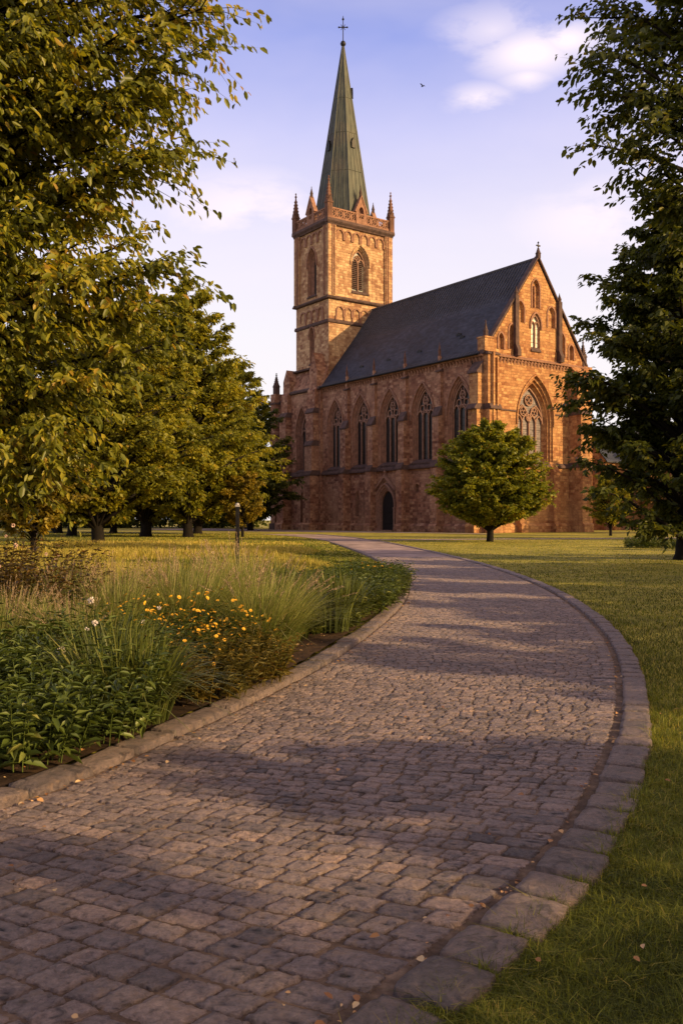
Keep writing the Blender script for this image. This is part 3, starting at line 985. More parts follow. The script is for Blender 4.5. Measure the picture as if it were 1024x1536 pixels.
for k in range(8):
    for j in range(4):
        f = (j + .0) / 4
        a0 = R(22.5) + k * math.pi / 4
        a1 = a0 + math.pi / 4
        def pt(r, z):
            x = r * ((1 - f) * math.cos(a0) + f * math.cos(a1)); y = r * ((1 - f) * math.sin(a0) + f * math.sin(a1))
            return (SX + x * 1.004, SY + y * 1.004, SZ0 + z)
        zz = SZ1 - SZ0
        lim = 1.0 if j == 0 else (.72 if j == 2 else .45)
        pts = [pt(r0, 1.2), pt(r0 * .955, 3.0)]
        ze = 3 + (zz - 3) * lim
        pts.append(pt(r0 * .955 + (.17 - r0 * .955) * lim, ze))
        rb.tube(pts, [.07 if j == 0 else .04] * 3, 5)
for lvl in (8.5, 14.5, 20.0):
    t_ = (lvl - 3) / (SZ1 - SZ0 - 3)
    rr = r0 * .955 + (.17 - r0 * .955) * t_
    rb.lathe((SX, SY, SZ0 + lvl), [(rr + .03, -.05), (rr + .05, 0), (rr + .01, .05)], 8, R(22.5))
rb.build('standing_seam', M['copper'], spire)
for ang, zl in ((-90 + 22.5 - 22.5, 12.2), (180, 12.0), (-45, 20.5)):
    t_ = (zl - 3) / (SZ1 - SZ0 - 3)
    rr = (r0 * .955 + (.17 - r0 * .955) * t_) * math.cos(R(22.5))
    a = R(ang)
    fl = Frame((SX + rr * math.cos(a), SY + rr * math.sin(a), SZ0 + zl), (-math.sin(a), math.cos(a), 0), (math.cos(a), math.sin(a), 0))
    l = MB()
    l.plate(fl, [(-.3, -.1), (.3, -.1), (.3, .75), (0, 1.45), (-.3, .75)], -.35, .22)
    l.build('lucarne', M['iron'], spire)
fb = MB()
fb.lathe((SX, SY, SZ1), [(.17, -.1), (.12, .05), (.3, .2), (.44, .5), (.3, .82), (.1, .95), (.07, 1.1), (.055, 4.6), (.02, 4.75)], 12)
fb.build('finial_ball', M['iron'], spire, smooth=True)
cr = MB()
zc = SZ1 + 3.0
fx = Frame((SX, SY, 0), (.8128, -.5825, 0), (-.5825, -.8128, 0))
cr.box(fx, -.62, .62, zc - .06, zc + .06, -.06, .06)
for s in (-1, 1):
    cr.lathe(fx.p(s * .62, zc, 0), [(.01, -.17), (.17, 0), (.01, .17)], 6)
    cr.sweep(fx, [(s * .3, zc - .4), (s * .1, zc - .1), (s * .1, zc + .1), (s * .3, zc + .4)], .07, -.04, .04)
cr.lathe((SX, SY, SZ1 + 4.2), [(.01, -.25), (.2, 0), (.02, .3)], 6)
cr.build('cross', M['iron'], spire)

# ================================================================== GROUND, PATH, KERBS
rng = np.random.default_rng(7)
LE = np.array([(2.0, -3.75), (3.0, -3.05), (4.885, -1.888), (5.34, -1.632), (6.07, -1.361), (7.335, -.897), (9.38, -.262), (12.25, .388), (15.25, .944), (19.8, 1.50),
               (22.5, 1.66), (25.9, 1.76), (32.6, 1.62), (44.6, .84), (56, -.2), (67, -1.5), (81.5, -4.6), (92, -8.5)])
RE = np.array([(2.0, -.72), (2.82, -.02), (3.19, .27), (3.62, .585), (4.12, .9), (5.08, 1.40), (5.87, 1.73), (6.58, 2.02), (8.2, 2.57), (9.95, 3.08), (11.68, 3.49), (15.25, 4.1),
               (19.1, 4.55), (23.5, 4.8), (30.2, 4.84), (38.5, 4.5), (50.5, 3.7), (60, 2.9), (67, 2.0), (85, -1.2), (92, -3.2)])


def XL(y): return hermite(LE[:, 0], LE[:, 1], y)
def XR(y): return hermite(RE[:, 0], RE[:, 1], y)


def ramp_mat(name, stops, scale, rough=.9, bump=.3, bscale=30, spec=.2, scale2=None):
    m, T, b = new_mat(name)
    tc = T.add('ShaderNodeTexCoord').outputs['Object']
    n = T.noise(tc, scale, 8, .65)
    c = T.ramp(n, stops)
    if scale2:
        n2 = T.noise(tc, scale2, 5, .6)
        c = T.mix(1.0, c, T.ramp(n2, [(.3, (.6, .6, .6)), (.7, (1.35, 1.35, 1.35))]), 'MULTIPLY')
    T.l.new(c, b.inputs['Base Color'])
    b.inputs['Roughness'].default_value = rough
    b.inputs['Specular IOR Level'].default_value = spec
    bp = T.add('ShaderNodeBump', {'Strength': bump, 'Distance': .02, 'Height': T.noise(tc, bscale, 6, .7)})
    T.l.new(bp.outputs[0], b.inputs['Normal'])
    return m


M['lawn'] = ramp_mat('mown_lawn', [(.25, (.09, .088, .014)), (.5, (.27, .235, .034)), (.75, (.44, .35, .06))], .35, bump=.8, bscale=14, scale2=2.2)
M['mortar'] = ramp_mat('sandy_joint', [(.3, (.060, .040, .030)), (.5, (.135, .092, .068)), (.72, (.28, .20, .145))], 9.0, bump=.8, bscale=60, scale2=1.2)
M['farpath'] = ramp_mat('worn_paving', [(.3, (.20, .145, .135)), (.5, (.29, .215, .195)), (.7, (.38, .28, .25))], 1.2, bump=.2, bscale=12, scale2=.3)
M['soil'] = ramp_mat('dark_soil', [(.3, (.022, .013, .008)), (.55, (.055, .032, .018)), (.75, (.12, .065, .032))], 7.0, bump=1.0, bscale=26, scale2=1.0)


def sheet(name, pts, z, mat, kind='structure'):
    tris = tessellate_polygon([[Vector((x, y, 0)) for x, y in pts]])
    me = bpy.data.meshes.new(name)
    me.from_pydata([(x, y, z) for x, y in pts], [], [tuple(t) for t in tris])
    me.update(); me.materials.append(mat)
    import bmesh
    bm = bmesh.new(); bm.from_mesh(me)
    for f in bm.faces:
        f.normal_update()
        if f.normal.z < 0: f.normal_flip()
    bm.to_mesh(me); bm.free()
    return tag(mobj(name, me), kind=kind)


# one ground sheet to the horizon
sheet('lawn', [(-500, -60), (500, -60), (500, 900), (-500, 900)], -.03, M['lawn'])
ys = np.concatenate([np.linspace(-2, 36.6, 120)])
yl = np.maximum(ys, -2)
sheet('road_bed', [(float(XL(y)) - .05, float(y)) for y in ys] + [(float(XR(y)) + .1, float(y)) for y in ys[::-1]], -.0105, M['mortar'])
ys2 = np.linspace(36.0, 92, 80)
sheet('road', [(float(XL(y)), float(y)) for y in ys2] + [(float(XR(y)), float(y)) for y in ys2[::-1]], -.008, M['farpath'])


def chw(x, y):
    c, s = math.cos(CH.rotation_euler.z), math.sin(CH.rotation_euler.z)
    return (16.08 + c * x - s * y, 100 + s * x + c * y)


sheet('forecourt', [chw(-3.2, -6), chw(-3.2, 60), chw(-17.5, 60), chw(-16.5, 28), chw(-11.0, 14), chw(-6, 2), chw(-5.5, -6)], -.012, M['farpath'])
sheet('side_path', [(1.2, 66.0), (5, 66.6), (12, 69.0), (34, 74.5), (60, 78), (60, 80.4), (34, 77), (12, 71.3), (5, 69.6), (.4, 69.2)], -.014, M['farpath'])

# ---------------- stone blocks (setts and kerb stones) as rounded pillows
def blocks(quads, ztop, zbot, nu, dome, rnd, rough, seed, tint, pits=0.0):
    """quads (N,4,2) corners in order; returns V, F, tint"""
    r = np.random.default_rng(seed)
    N = len(quads)
    e = np.concatenate([[-1, -.93], np.linspace(-.72, .72, nu), [.93, 1]])
    U, Vv = np.meshgrid(e, e, indexing='ij')
    n = len(e)
    u = U * (1 - rnd * np.abs(Vv) ** 4); v = Vv * (1 - rnd * np.abs(U) ** 4)
    w = np.stack([(1 - u) * (1 - v), (1 + u) * (1 - v), (1 + u) * (1 + v), (1 - u) * (1 + v)], -1) / 4
    XY = np.einsum('ijk,nkc->nijc', w, quads)
    mx = np.maximum(np.abs(U), np.abs(Vv))
    edge = (mx > .99)
    prof = 1 - mx ** 5
    zt = np.broadcast_to(np.asarray(ztop).reshape(-1, 1, 1), (N, n, n)).copy()
    zt += dome * (prof[None] - .8)
    tl = r.normal(0, .15, (N, 2))
    zt += dome * (tl[:, 0, None, None] * U[None] + tl[:, 1, None, None] * Vv[None])
    x, y = XY[..., 0], XY[..., 1]
    if rough:
        nn = wob(x, y, 42, seed) * .5 + wob(x, y, 95, seed + 3) * .35 + r.normal(0, .25, (N, n, n))
        zt += rough * nn * (~edge)
        jx = r.normal(0, .0035, (N, n, n, 2)) * (mx > .9)[None, :, :, None]
        XY = XY + jx
    zt = np.where(edge[None], zbot, zt)
    tt = np.repeat(tint, n * n).reshape(N, n, n)
    if pits:
        has = r.random(N) < pits
        cu, cv = r.uniform(-.45, .45, N), r.uniform(-.4, .4, N)
        pr = np.where(has, r.uniform(.4, 1.0, N), 0)
        pit = pr[:, None, None] * np.exp(-((U[None] - cu[:, None, None]) / .30) ** 2 - ((Vv[None] - cv[:, None, None]) / .20) ** 2)
        zt = zt - .010 * pit * (~edge)
        tt = tt - .8 * pit
    V = np.concatenate([XY, zt[..., None]], -1).reshape(-1, 3)
    i, j = np.meshgrid(np.arange(n - 1), np.arange(n - 1), indexing='ij')
    q = np.stack([i * n + j, (i + 1) * n + j, (i + 1) * n + j + 1, i * n + j + 1], -1).reshape(-1, 4)
    F = (np.arange(N)[:, None, None] * n * n + q[None]).reshape(-1, 4)
    return V, F, tt.reshape(-1)


def sett_mat(name, stops, bump=.6, dark=(.04, .03, .032)):
    m, T, b = new_mat(name)
    at = T.add('ShaderNodeAttribute', attribute_name='tint').outputs['Fac']
    tc = T.add('ShaderNodeTexCoord').outputs['Object']
    n = T.noise(tc, 30, 8, .78)
    n2 = T.noise(tc, .55, 4, .6)
    n3 = T.noise(tc, 11, 6, .7, .8)
    f = T.math('ADD', T.math('MULTIPLY', at, .75), T.math('MULTIPLY', n2, .28), clamp=True)
    c = T.ramp(f, stops)
    c = T.mix(1.0, c, T.ramp(n, [(.32, (.45, .44, .46)), (.66, (1.65, 1.6, 1.5))]), 'MULTIPLY')
    c = T.mix(T.ramp(n3, [(.54, (0, 0, 0)), (.66, (.8, .8, .8))]), c, C4(dark))
    n4 = T.noise(tc, 13, 4, .6, .4)
    c = T.mix(T.ramp(n4, [(.55, (0, 0, 0)), (.68, (.6, .6, .6))]), c, (.34, .23, .165, 1))
    T.l.new(c, b.inputs['Base Color'])
    T.l.new(T.ramp(n, [(.35, (.30, .30, .30)), (.65, (.62, .62, .62))]), b.inputs['Roughness'])
    b.inputs['Specular IOR Level'].default_value = .55
    bp = T.add('ShaderNodeBump', {'Strength': bump, 'Distance': .05, 'Height': T.math('ADD', n, T.math('MULTIPLY', n3, 1.2))})
    T.l.new(bp.outputs[0], b.inputs['Normal'])
    return m


M['sett'] = sett_mat('granite_setts', [(.02, (.028, .022, .025)), (.15, (.135, .108, .114)), (.4, (.238, .188, .190)), (.65, (.34, .256, .24)), (.95, (.48, .33, .26))], 1.0)
M['kerbstone'] = sett_mat('grey_kerb_granite', [(.05, (.10, .083, .087)), (.5, (.19, .147, .142)), (.95, (.29, .215, .19))], .9)


def make_setts(y0, y1, nu, dome, rough, seed):
    r = np.random.default_rng(seed)
    Q, tints, zt = [], [], []
    yc = y0
    while yc < y1:
        ks = float(np.interp(yc, [2.5, 4.5, 7, 12], [.94, .76, .62, .54])); hgt = r.uniform(.120, .152) * ks
        def line(y):
            xl, xr = float(XL(y)), float(XR(y))
            dy = .3
            m = float((XL(y + dy) + XR(y + dy) - XL(y - dy) - XR(y - dy)) / (4 * dy)) * .55
            xc = (xl + xr) / 2
            yl_, yr_ = y - m * (xl - xc), y - m * (xr - xc)
            xl, xr = float(XL(yl_)), float(XR(yr_))
            return np.array([xl + .02, yl_]), np.array([xr - .02, yr_])
        a0, b0 = line(yc); a1, b1 = line(yc + hgt)
        L = np.linalg.norm(b0 - a0)
        cuts = [0.0]
        if r.random() < .5: cuts.append(r.uniform(.08, .16))
        while cuts[-1] < L - .09:
            cuts.append(cuts[-1] + float(np.clip(r.normal(.190, .042), .105, .30) * ks))
        if L - cuts[-2] < .13: cuts = cuts[:-1]
        cuts[-1] = L
        c = np.array(cuts) / L
        wav = r.uniform(0, 6, 2)
        jog = .006 * np.sin(c * 9 + wav[0])
        g = .0045
        for k in range(len(c) - 1):
            s0, s1 = c[k] + g / L, c[k + 1] - g / L
            p00 = a0 + (b0 - a0) * s0; p10 = a0 + (b0 - a0) * s1
            p01 = a1 + (b1 - a1) * s0; p11 = a1 + (b1 - a1) * s1
            q = np.array([p00, p10, p11, p01]) + r.normal(0, .0026, (4, 2))
            sk = r.normal(0, .007)
            q[:2, 0] += sk; q[2:, 0] -= sk
            q[:2, 1] += .0065; q[2:, 1] -= .0055
            q[:, 1] += jog[k] * .5
            Q.append(q)
            tints.append(np.clip(r.normal(.42, .2), 0, 1))
            zt.append(r.normal(0, float(np.interp(yc, [5, 9], [.0022, .0008]))))
        yc += hgt
    Q = np.array(Q)
    return blocks(Q, np.array(zt), -.016, nu, dome, .038, rough, seed, np.array(tints), .6 if rough else 0)


parts = [make_setts(1.7, 9.0, 9, .0065, .0045, 11), make_setts(9.0, 37, 1, .0042, 0, 12)]
off, VV, FF, TT = 0, [], [], []
for V, F, t in parts:
    VV.append(V); FF.append(F + off); TT.append(t); off += len(V)
tag(mobj('road', np_mesh('road', np.concatenate(VV), [np.concatenate(FF)], np.concatenate(TT), M['sett'], smooth=True)), kind='structure')


def kerb(fn, side, width, blen, y0, y1, ztop, zbot, seed, gap, dome, rnd, face=0.0):
    r = np.random.default_rng(seed)
    y = np.linspace(y0, y1, 3000)
    x = fn(y)
    P = np.stack([x, y], -1)
    T_ = np.gradient(P, axis=0); T_ /= np.linalg.norm(T_, axis=1)[:, None]
    Nn = np.stack([T_[:, 1], -T_[:, 0]], -1) * side
    s = np.concatenate([[0], np.cumsum(np.linalg.norm(np.diff(P, axis=0), axis=1))])
    Q, t, z = [], [], []
    c = 0.0
    while c < s[-1] - blen:
        l = blen * r.uniform(.82, 1.2)
        def at(q, o):
            return np.array([np.interp(q, s, P[:, 0] + Nn[:, 0] * o), np.interp(q, s, P[:, 1] + Nn[:, 1] * o)])
        wv = (width(float(np.interp(c, s, P[:, 1]))) if callable(width) else width) * r.uniform(.94, 1.07)
        Q.append([at(c + gap, 0.0 + r.normal(0, .006)), at(c + l - gap, 0.0 + r.normal(0, .006)), at(c + l - gap, wv), at(c + gap, wv)])
        t.append(np.clip(r.normal(.45, .18), 0, 1)); z.append(ztop + r.normal(0, .004))
        c += l
    return blocks(np.array(Q), np.array(z), zbot, 7, dome, rnd, .0034, seed, np.array(t), .35)


V, F, t = kerb(XL, -1, .23, .46, 2.2, 60, .046, -.03, 21, .006, .014, .03)
tag(mobj('kerb', np_mesh('kerb', V, [F], t, M['kerbstone'], smooth=True)), kind='structure')
V, F, t = kerb(lambda y: XR(y) + .035, 1, lambda y: float(np.interp(y, [3, 8], [.285, .215])), .30, 1.8, 90, .030, -.04, 22, .009, .018, .07)
tag(mobj('kerb', np_mesh('kerb', V, [F], t, M['kerbstone'], smooth=True)), kind='structure')

# ---------------- flower bed soil, a low mound behind the left kerb
def bed_w(y):      # depth of the bed behind the kerb
    return np.interp(y, [2, 4, 8, 12, 16, 20, 24, 27], [3.5, 5.2, 5.6, 5.0, 3.4, 2.2, 1.2, .25])


yb = np.linspace(2.2, 27, 90); ub = np.linspace(0, 1, 36)
Y2, U2 = np.meshgrid(yb, ub, indexing='ij')
X2 = XL(Y2) - .29 - U2 * bed_w(Y2)
Z2 = .022 + .05 * np.sin(np.pi * np.clip(U2, 0, 1)) + .014 * wob(X2, Y2, 7, 2) + .008 * wob(X2, Y2, 23, 4)
Z2 = np.where(U2 > .97, -.06, Z2)
nv, nu_ = X2.shape
i, j = np.meshgrid(np.arange(nv - 1), np.arange(nu_ - 1), indexing='ij')
Fb = np.stack([i * nu_ + j, i * nu_ + j + 1, (i + 1) * nu_ + j + 1, (i + 1) * nu_ + j], -1).reshape(-1, 4)
tag(mobj('flower_bed', np_mesh('flower_bed', np.stack([X2, Y2, Z2], -1).reshape(-1, 3), [Fb], None, M['soil'], smooth=True)), kind='structure')


# ---------------- grass blades
def blades(P, h, w, lean, seed, curl=.5):
    """P (n,3) -> mesh arrays, 5 verts a blade"""
    r = np.random.default_rng(seed)
    n = len(P)
    a = r.uniform(0, 2 * np.pi, n)
    dx, dy = np.cos(a), np.sin(a)
    fa = a + np.pi / 2 + r.normal(0, .5, n)
    wx, wy = np.cos(fa) * w * .5, np.sin(fa) * w * .5
    l = lean * h * np.abs(r.normal(.6, .45, n))
    b = P
    V = np.empty((n, 5, 3))
    V[:, 0] = b + np.stack([-wx, -wy, 0 * wx], -1)
    V[:, 1] = b + np.stack([wx, wy, 0 * wx], -1)
    m = b + np.stack([dx * l * .35, dy * l * .35, h * .58], -1)
    V[:, 2] = m + np.stack([wx * .8, wy * .8, 0 * wx], -1)
    V[:, 3] = m + np.stack([-wx * .8, -wy * .8, 0 * wx], -1)
    V[:, 4] = b + np.stack([dx * l * (1 + curl * .5), dy * l * (1 + curl * .5), h * (1 - .25 * np.clip(l / h, 0, 1.5))], -1)
    k = np.arange(n)[:, None] * 5
    return V.reshape(-1, 3), k + np.array([[0, 1, 2, 3]]), k + np.array([[3, 2, 4]])


def grass_obj(name, P, h, w, lean, mat, seed, curl=.5, tintf=None):
    V, F4, F3 = blades(P, h, w, lean, seed, curl)
    r = np.random.default_rng(seed + 1)
    t = np.clip(r.normal(.45, .23, len(P)) + (0 if tintf is None else tintf), 0, 1)
    return tag(mobj(name, np_mesh(name, V, [F4, F3], np.repeat(t, 5), mat)), kind='stuff')


M['turf'] = leaf_mat('turf_blades', [(0, (.026, .030, .005)), (.35, (.074, .092, .011)), (.65, (.165, .19, .022)), (.9, (.33, .33, .045)), (1, (.50, .39, .10))], .38, .6, .25)
M['meadow'] = leaf_mat('dry_meadow_grass', [(0, (.15, .15, .022)), (.5, (.36, .31, .055)), (1, (.58, .45, .12))], .35, .6, .25)


def ground_samples(n, px0, px1, py0, py1, r, pw=1.0):
    """spread points over the ground so that near turf is denser"""
    py = py0 + (py1 - py0) * r.random(n) ** pw
    px = r.uniform(px0, px1, n)
    y = 2120 / (py - 778)
    return (px - 512) / 1325 * y, y


r = np.random.default_rng(31)
xs, yv = ground_samples(430000, 480, 1300, 806, 1640, r, 1.15)
xe, ye = ground_samples(150000, 1300, 2300, 806, 1640, r, 1.15)
xs, yv = np.concatenate([xs, xe]), np.concatenate([yv, ye])
k = (xs > XR(yv) + .245 + .05 * wob(xs, yv, 9, 3)) & (yv > 2.2)
xs, yv = xs[k], yv[k]
cl = wob(xs, yv, 8.5, 1) * .6 + wob(xs, yv, 21, 2) * .4 + wob(xs, yv, 3.1, 5) * .4
h = (.050 + .026 * cl + r.normal(0, .016, len(xs))).clip(.015, .13) * np.interp(yv, [4, 12, 40], [1.0, .8, .75])
edge = np.exp(-((xs - XR(yv) - .25) / .12) ** 2)
h = h * (1 + .35 * edge)
w = np.maximum(.0036, .00062 * yv) * r.uniform(.7, 1.3, len(xs))
grass_obj('grass', np.stack([xs, yv, np.full_like(xs, -.032)], -1), h, w, 1.35, M['turf'], 32, tintf=cl * .12 + wob(xs, yv, .7, 8) * .14 + .28 * np.clip((yv - 22) / 25, 0, 1))  # tint rises with distance: sunlit gold put into the far blades' colour
# left lawn and the long golden grass between bed and trees
xs, yv = ground_samples(150000, -150, 640, 799.5, 905, r, 1.0)
xb = np.where(yv < 27, XL(yv) - .29 - bed_w(yv), XL(yv) - .33)
k = (xs < xb)
xs, yv = xs[k], yv[k]
dpath = xb[k] - xs
patch = wob(xs, yv, .35, 3) + .5 * wob(xs, yv, .9, 6)
longg = np.clip((dpath - 1.3) / 1.2, 0, 1) * np.clip((62 - yv) / 10, 0, 1) * np.clip(.55 + patch * .8, .1, 1)
h = (.06 + .34 * longg) * r.uniform(.6, 1.25, len(xs))
w = np.maximum(.004, .0009 * yv) * r.uniform(.7, 1.3, len(xs))
mm = longg > .28
for sel, nm, mt in ((mm, 'meadow_grass', 'meadow'), (~mm, 'grass', 'turf')):
    grass_obj(nm, np.stack([xs[sel], yv[sel], np.full(sel.sum(), -.032)], -1), h[sel], w[sel], .7, M[mt], 34, tintf=patch[sel] * .15 + .22 * np.clip((yv[sel] - 30) / 30, 0, 1))  # far blades get a lighter tint here too, standing in for sunlight

# ---------------- fallen leaves
def leaf_quads(P, D, Nn, L, Wd, fold=.25, six=True, droop=.15):
    """leaf blades: P base, D direction, Nn normal (all (n,3)), L, Wd (n,)"""
    D = D / (np.linalg.norm(D, axis=1)[:, None] + 1e-9)
    S = np.cross(D, Nn); S /= np.linalg.norm(S, axis=1)[:, None] + 1e-9
    Nn = np.cross(S, D)
    L = L[:, None]; Wd = Wd[:, None]
    n = len(P)
    if six:
        V = np.empty((n, 6, 3))
        V[:, 0] = P
        V[:, 1] = P + D * L * .30 + S * Wd * .44 + Nn * Wd * fold
        V[:, 2] = P + D * L * .68 + S * Wd * .40 + Nn * (Wd * fold - L * droop * .3)
        V[:, 3] = P + D * L - Nn * L * droop
        V[:, 4] = P + D * L * .68 - S * Wd * .40 + Nn * (Wd * fold - L * droop * .3)
        V[:, 5] = P + D * L * .30 - S * Wd * .44 + Nn * Wd * fold
        k = np.arange(n)[:, None] * 6
        return V.reshape(-1, 3), np.concatenate([k + np.array([[0, 1, 2, 3]]), k + np.array([[0, 3, 4, 5]])]), 6
    V = np.empty((n, 4, 3))
    V[:, 0] = P
    V[:, 1] = P + D * L * .45 + S * Wd * .5 + Nn * Wd * fold
    V[:, 2] = P + D * L - Nn * L * droop
    V[:, 3] = P + D * L * .45 - S * Wd * .5 + Nn * Wd * fold
    k = np.arange(n)[:, None] * 4
    return V.reshape(-1, 3), k + np.array([[0, 1, 2, 3]]), 4


M['dead_leaf'] = leaf_mat('fallen_leaf', [(0, (.16, .065, .03)), (.4, (.33, .16, .06)), (.7, (.50, .27, .11)), (1, (.55, .40, .22))], .1, .6)
n1, n2, n3 = 260, 800, 120
y = 2.4 + 26 * r.random(n1) ** 2.2
x1 = XR(y) + .01 + r.normal(0, .07, n1)
ya = 3.5 + 20 * r.random(n2) ** 1.8
side = r.random(n2)
x2 = np.where(side < .28, XL(ya) + .04 + np.abs(r.normal(0, .05, n2)), XL(ya) - .32 - np.abs(r.normal(0, .35, n2)))
z2 = np.where(side < .28, .012, .055)
yc = 2.6 + 14 * r.random(n3) ** 1.6
x3 = XL(yc) + (XR(yc) - XL(yc)) * r.random(n3)
n4 = 90; y4 = 3 + 16 * r.random(n4) ** 1.5; x4 = XR(y4) + .35 + np.abs(r.normal(0, 1.1, n4))
P = np.concatenate([np.stack([x4, y4, np.full(n4, .03)], -1), np.stack([x1, y, np.full(n1, .004)], -1), np.stack([x2, ya, z2], -1), np.stack([x3, yc, np.full(n3, .017)], -1)])
n = len(P)
a = r.uniform(0, 6.28, n)
D = np.stack([np.cos(a), np.sin(a), r.normal(0, .15, n)], -1)
Nn = np.stack([r.normal(0, .3, n), r.normal(0, .3, n), np.ones(n)], -1)
L = .014 + .034 * r.random(n) ** 1.6
V, F, kk = leaf_quads(P, D, Nn, L, L * r.uniform(.5, .85, n), fold=.12)
tag(mobj('fallen_leaves', np_mesh('fallen_leaves', V, [F], np.repeat(r.random(n), kk), M['dead_leaf'])), kind='stuff')

# ================================================================== TREES
M['bark'] = ramp_mat('tree_bark', [(.3, (.005, .004, .003)), (.55, (.011, .008, .006)), (.75, (.022, .017, .012))], 5.0, bump=1.0, bscale=14)
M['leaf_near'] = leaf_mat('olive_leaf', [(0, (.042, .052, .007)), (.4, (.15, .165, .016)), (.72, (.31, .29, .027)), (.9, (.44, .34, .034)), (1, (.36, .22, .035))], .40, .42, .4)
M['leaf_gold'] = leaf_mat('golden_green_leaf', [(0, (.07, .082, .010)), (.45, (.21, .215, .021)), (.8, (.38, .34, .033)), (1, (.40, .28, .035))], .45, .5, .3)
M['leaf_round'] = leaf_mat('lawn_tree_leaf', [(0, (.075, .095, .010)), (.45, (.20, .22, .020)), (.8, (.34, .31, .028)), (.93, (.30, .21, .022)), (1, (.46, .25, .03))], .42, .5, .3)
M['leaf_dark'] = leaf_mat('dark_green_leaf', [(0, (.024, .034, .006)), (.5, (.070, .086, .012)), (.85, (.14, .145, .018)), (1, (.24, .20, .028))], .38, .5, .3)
M['leaf_yellow'] = leaf_mat('yellowing_leaf', [(0, (.09, .08, .010)), (.5, (.26, .20, .02)), (1, (.44, .28, .03))], .35, .5, .3)


def norm(a): return a / (np.linalg.norm(a, axis=-1, keepdims=True) + 1e-9)


def gen_tree(seed, H, Rr, zb, nb, nt, nl, leaf, tr, fm=.35, p=2.0, q=2.0, rise=.45, twig=.22, droop=.5, tips=None, shell=(.5, 1.0), lump=.22,
             six=False, lw=.5, axis_lean=(0, 0), rmin=.12, hang=.5, twig_r=.006, flat=.5, keep=None, tint_bias=0.0, nrm=.8, limb=.022):
    """returns (trunk V,F), (leaf V,F,tint). Boughs run from the trunk to tips in the crown; twigs and leaves sit along them."""
    r = np.random.default_rng(seed)
    # crown envelope
    f = r.random(nb * 6)
    def rad(f_):
        e = np.where(f_ < fm, (fm - f_) / fm, (f_ - fm) / (1 - fm))
        return np.maximum(1 - np.clip(e, 0, 1) ** p, 0) ** (1 / q)
    acc = r.random(nb * 6) < rmin + (1 - rmin) * rad(f)
    f = f[acc][:nb]
    nb_ = len(f)
    th = (np.arange(nb_) * 2.39996 + r.normal(0, .3, nb_))
    ph = r.uniform(0, 6.28, 4)
    lm = 1 + lump * (np.sin(2 * th + ph[0] + f * 5) + .7 * np.sin(3 * th + ph[1] - f * 8) + .6 * np.sin(5 * th + ph[2] + f * 13)) / 2.0
    rho = Rr * rad(f) * lm * r.uniform(shell[0], shell[1], nb_)
    zt = zb + (H - zb) * f
    tip = np.stack([rho * np.cos(th), rho * np.sin(th), zt], -1)
    if tips is not None:
        tip = np.concatenate([tip, np.asarray(tips, float)])
    if keep is not None:
        tip = tip[keep(tip)]
    nb_ = len(tip)
    rho = np.hypot(tip[:, 0], tip[:, 1])
    zs = np.clip(tip[:, 2] - rise * rho - r.uniform(0, .12, nb_) * H, zb * .55, H * .93)
    ax = np.array(axis_lean)
    st = np.stack([ax[0] * zs / H, ax[1] * zs / H, zs], -1)
    mid = st * .42 + tip * .58
    mid[:, 2] = zs + (tip[:, 2] - zs) * .72 + .06 * rho
    mid[:, :2] += r.normal(0, .05, (nb_, 2)) * rho[:, None]

    def bez(a):
        a = a[..., None]
        return (1 - a) ** 2 * st[:, None] + 2 * a * (1 - a) * mid[:, None] + a * a * tip[:, None]
    def dbez(a):
        a = a[..., None]
        return norm(2 * (1 - a) * (mid - st)[:, None] + 2 * a * (tip - mid)[:, None])
    VV, FF, o = [], [], 0
    # trunk
    zt_ = np.linspace(0, H * .9, 9)
    P = np.stack([ax[0] * zt_ / H + np.sin(zt_ * 1.1 + ph[3]) * tr * .25, ax[1] * zt_ / H + np.cos(zt_ * .9) * tr * .25, zt_ - .15 * (zt_ == 0)], -1)
    rd = tr * (1 - zt_ / (H * .95)) ** .8 + .01
    rd[0] *= 1.45
    P = np.insert(P, 1, [P[0] * .8 + P[1] * .2], 0); rd = np.insert(rd, 1, tr * 1.08)
    V, F = np_tube(P, rd, 10)
    V += (wob(V[:, 0] * 3 / tr * .3, V[:, 2], 2.2, seed) * tr * .08)[:, None] * np.array([1, 1, 0])
    VV.append(V); FF.append(F); o += len(V)
    a5 = np.linspace(0, 1, 6)
    PB = bez(np.broadcast_to(a5, (nb_, 6)))
    for k in range(nb_):
        r0 = tr * .08 + limb * rho[k]
        r0 = min(r0, tr * .5)
        V, F = np_tube(PB[k], r0 * (1 - a5 * .88) , 5)
        VV.append(V); FF.append(F + o); o += len(V)
    # twigs
    a = r.uniform(.28, 1.0, (nb_, nt)) ** .85
    a[:, -1] = .97; a[:, -2] = .9
    B = bez(a); D = dbez(a)
    up = np.array([0, 0, 1.0])
    S = norm(np.cross(D, up))
    sg = np.where(r.random((nb_, nt)) < .5, -1, 1)
    phi = r.uniform(.25, 1.25, (nb_, nt)); phi[:, -1] = .05
    Tl = np.maximum(rho[:, None] * twig, Rr * .10) * r.uniform(.6, 1.25, (nb_, nt)) * (1.15 - .45 * a)
    Dt = norm(D * np.cos(phi)[..., None] + S * (sg * np.sin(phi))[..., None] + up * r.normal(.06, .28 * flat * 2, (nb_, nt))[..., None])
    j = (np.arange(nl) + .5) / nl
    J = j[None, None, :, None]
    PT = B[:, :, None] + Dt[:, :, None] * Tl[:, :, None, None] * J
    PT[..., 2] -= droop * Tl[:, :, None] * (j ** 2)[None, None, :] * .6
    DT = Dt[:, :, None].repeat(nl, 2).copy()
    DT[..., 2] -= droop * 1.2 * j[None, None, :]
    DT = norm(DT)
    n = nb_ * nt * nl
    PT = PT.reshape(-1, 3) + r.normal(0, leaf * .25, (n, 3)); DT = DT.reshape(-1, 3)
